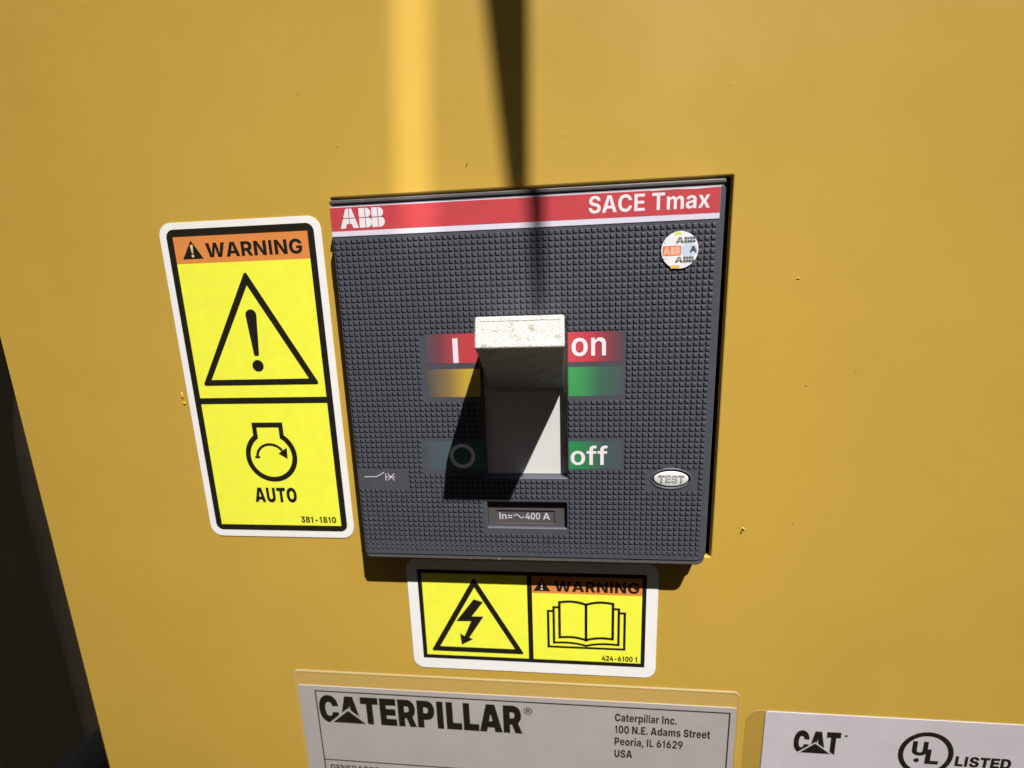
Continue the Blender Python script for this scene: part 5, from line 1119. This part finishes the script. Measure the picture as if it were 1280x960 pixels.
# open book: pages on top, edges of the block behind
bk = Acc()
yt, yb = -150.3, -167.6


def page(x0, x1, s):
    """one page with its curved top and bottom"""
    n = 12
    top = [(x0 + (x1 - x0) * i / n, yt + .55 * sin(pi * min(1, i / n * 1.0)) - (.0 if s > 0 else 0) - .8 * (i / n) ** 3) for i in range(n + 1)]
    bot = [(x0 + (x1 - x0) * i / n, yb + .35 * sin(pi * i / n) - 1.0 * (i / n) ** 3) for i in range(n + 1)]
    return top + bot[::-1]


for pg in (page(79.9, 91.3, 1), page(102.7, 91.3, -1)):
    bk.flat(band(pg, 1.15, True), z + .06)
for k, (xl, xr, ya, yc) in enumerate(((77.4, 105.2, -152.8, -170.4), (75.0, 107.7, -154.7, -172.5))):
    n = 10
    dip = [1.1, 0][k]
    path = [(79.3 - k * 1.9, ya), (xl, ya), (xl, yc)]
    path += [(xl + (91.3 - xl) * i / n, yc + (.3 * sin(pi * i / n) - 1.0 * (i / n) ** 3) * (1 if dip else .0)) for i in range(1, n + 1)]
    path += [(91.3 + (xr - 91.3) * i / n, yc + (.3 * sin(pi * i / n) - 1.0 * (1 - i / n) ** 3) * (1 if dip else .0)) for i in range(1, n + 1)]
    path += [(xr, ya), (103.3 + k * 1.9, ya)]
    bk.flat(band(path, 1.05), z + .061 + .001 * k)
bk.build('book_symbol', M['black'], lab2)
text('part_number', '424-6100 1', 98.1, 113.3, -178.6, 2.6, z + .06, M['black'], lab2, '900', track=40)

# ---------------------------------------------------------------- maker's nameplate, lower left
npl = thing('nameplate', 'grey maker nameplate under its clear film, printed with bold black maker name and address', 'nameplate', 55, -330)
slab('plate', rrect(-45.6, 156.4, -300, -199.7, 1.0, 3), z0, z0 + .3, .08, M['nameplate'], npl)
zn = z0 + .33
fr = [rrect(-37.4, 153.9, -296, -202.2), rrect(-36.8, 153.3, -295.4, -202.85)]
print_shape('frame_line', fr, zn, M['black'], npl)
print_shape('divider_line', [[(-36.8, -242.9), (153.3, -242.9), (153.3, -242.3), (-36.8, -242.3)]], zn + .01, M['black'], npl)
cat = text('maker_name', 'CATERPILLAR', -36.0, 61.8, -219.9, 14.9, zn, M['black'], npl, '900', track=22, fat=.17)
zt = zn + .03
print_shape('mark_gap', [[(-21.75, -211.6), (-31.6, -220.2), (-11.6, -220.2)]], zt, M['nameplate'], cat)
print_shape('mark_triangle', [[(-21.75, -212.9), (-29.9, -219.95), (-13.4, -219.95)]], zt + .03, M['black'], cat)
print_shape('registered_ring', [ell(64.9, -207.3, 2.0, n=28), ell(64.9, -207.3, 1.65, n=28)], zn, M['black'], cat)
text('registered_letter', 'R', 64.1, 65.9, -208.4, 2.2, zn, M['black'], cat)
for s, x1, y in (('Caterpillar Inc.', 131.3, -210.1), ('100 N.E. Adams Street', 145.9, -216.55), ('Peoria, IL 61629', 134.3, -223.1),
                 ('USA', 112.2, -229.9)):
    text('address_line', s, 104.2, x1, y, 4.2, zn, M['black'], npl, '800', track=15)
text('field_name', 'GENERATOR', -34.5, -9.0, -249.0, 3.6, zn, M['black'], npl)
film = slab('clear_film', rrect(-47.3, 157.4, -305, -191.3, 3.0, 6), z0 + .02, z0 + .5, .28, M['film'], npl, holes=[rrect(-45.62, 156.42, -300.02, -199.68, 1.0, 3)])
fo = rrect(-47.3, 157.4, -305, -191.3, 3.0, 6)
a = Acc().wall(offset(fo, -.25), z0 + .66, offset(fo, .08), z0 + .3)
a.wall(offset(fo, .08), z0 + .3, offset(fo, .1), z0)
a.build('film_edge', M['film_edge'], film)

# ---------------------------------------------------------------- certification plate, lower right
cp = thing('certification_plate', 'pale certification plate at lower right with round listing mark and short maker mark', 'plate', 235, -330)
slab('plate', rrect(168.4, 322, -300, -200.5, 1.6, 4), z0, z0 + .3, .08, M['certplate'], cp)
cat = text('maker_name', 'CAT', 181.3, 200.0, -220.7, 11.2, zn, M['black'], cp, '900', track=10, fat=.16)
print_shape('mark_gap', [[(190.0, -214.9), (182.7, -221.0), (197.9, -221.0)]], zt, M['certplate'], cat)
print_shape('mark_triangle', [[(190.0, -215.6), (184.0, -220.75), (196.6, -220.75)]], zt + .03, M['black'], cat)
print_shape('trademark_dot', [ell(202.2, -210.9, .7, .45, 12)], zn, M['black'], cat)
ul = print_shape('listing_ring', [ell(234.65, -217.7, 10.9, 11.2), ell(234.65, -217.7, 8.8, 9.1)], zn, M['black'], cp)
text('listing_letters', 'U', 229.0, 235.2, -218.6, 7.2, zn, M['black'], ul, '900')
text('listing_letters', 'L', 234.7, 240.0, -222.8, 7.6, zn + .01, M['black'], ul, '900')
print_shape('listing_dot', [ell(231.4, -221.2, 1.1, n=16)], zn, M['black'], ul)
text('listing_word', 'LISTED', 246.6, 268.2, -223.0, 5.2, zn, M['black'], cp, '900' if all(c in GLYPHS['900'] for c in 'LISTED') else '700')
fm = slab('film_margin', rrect(160.5, 330, -310, -200.2, 6.5, 8), z0 + .02, z0 + .16, .1, M['dirty_film'], cp)
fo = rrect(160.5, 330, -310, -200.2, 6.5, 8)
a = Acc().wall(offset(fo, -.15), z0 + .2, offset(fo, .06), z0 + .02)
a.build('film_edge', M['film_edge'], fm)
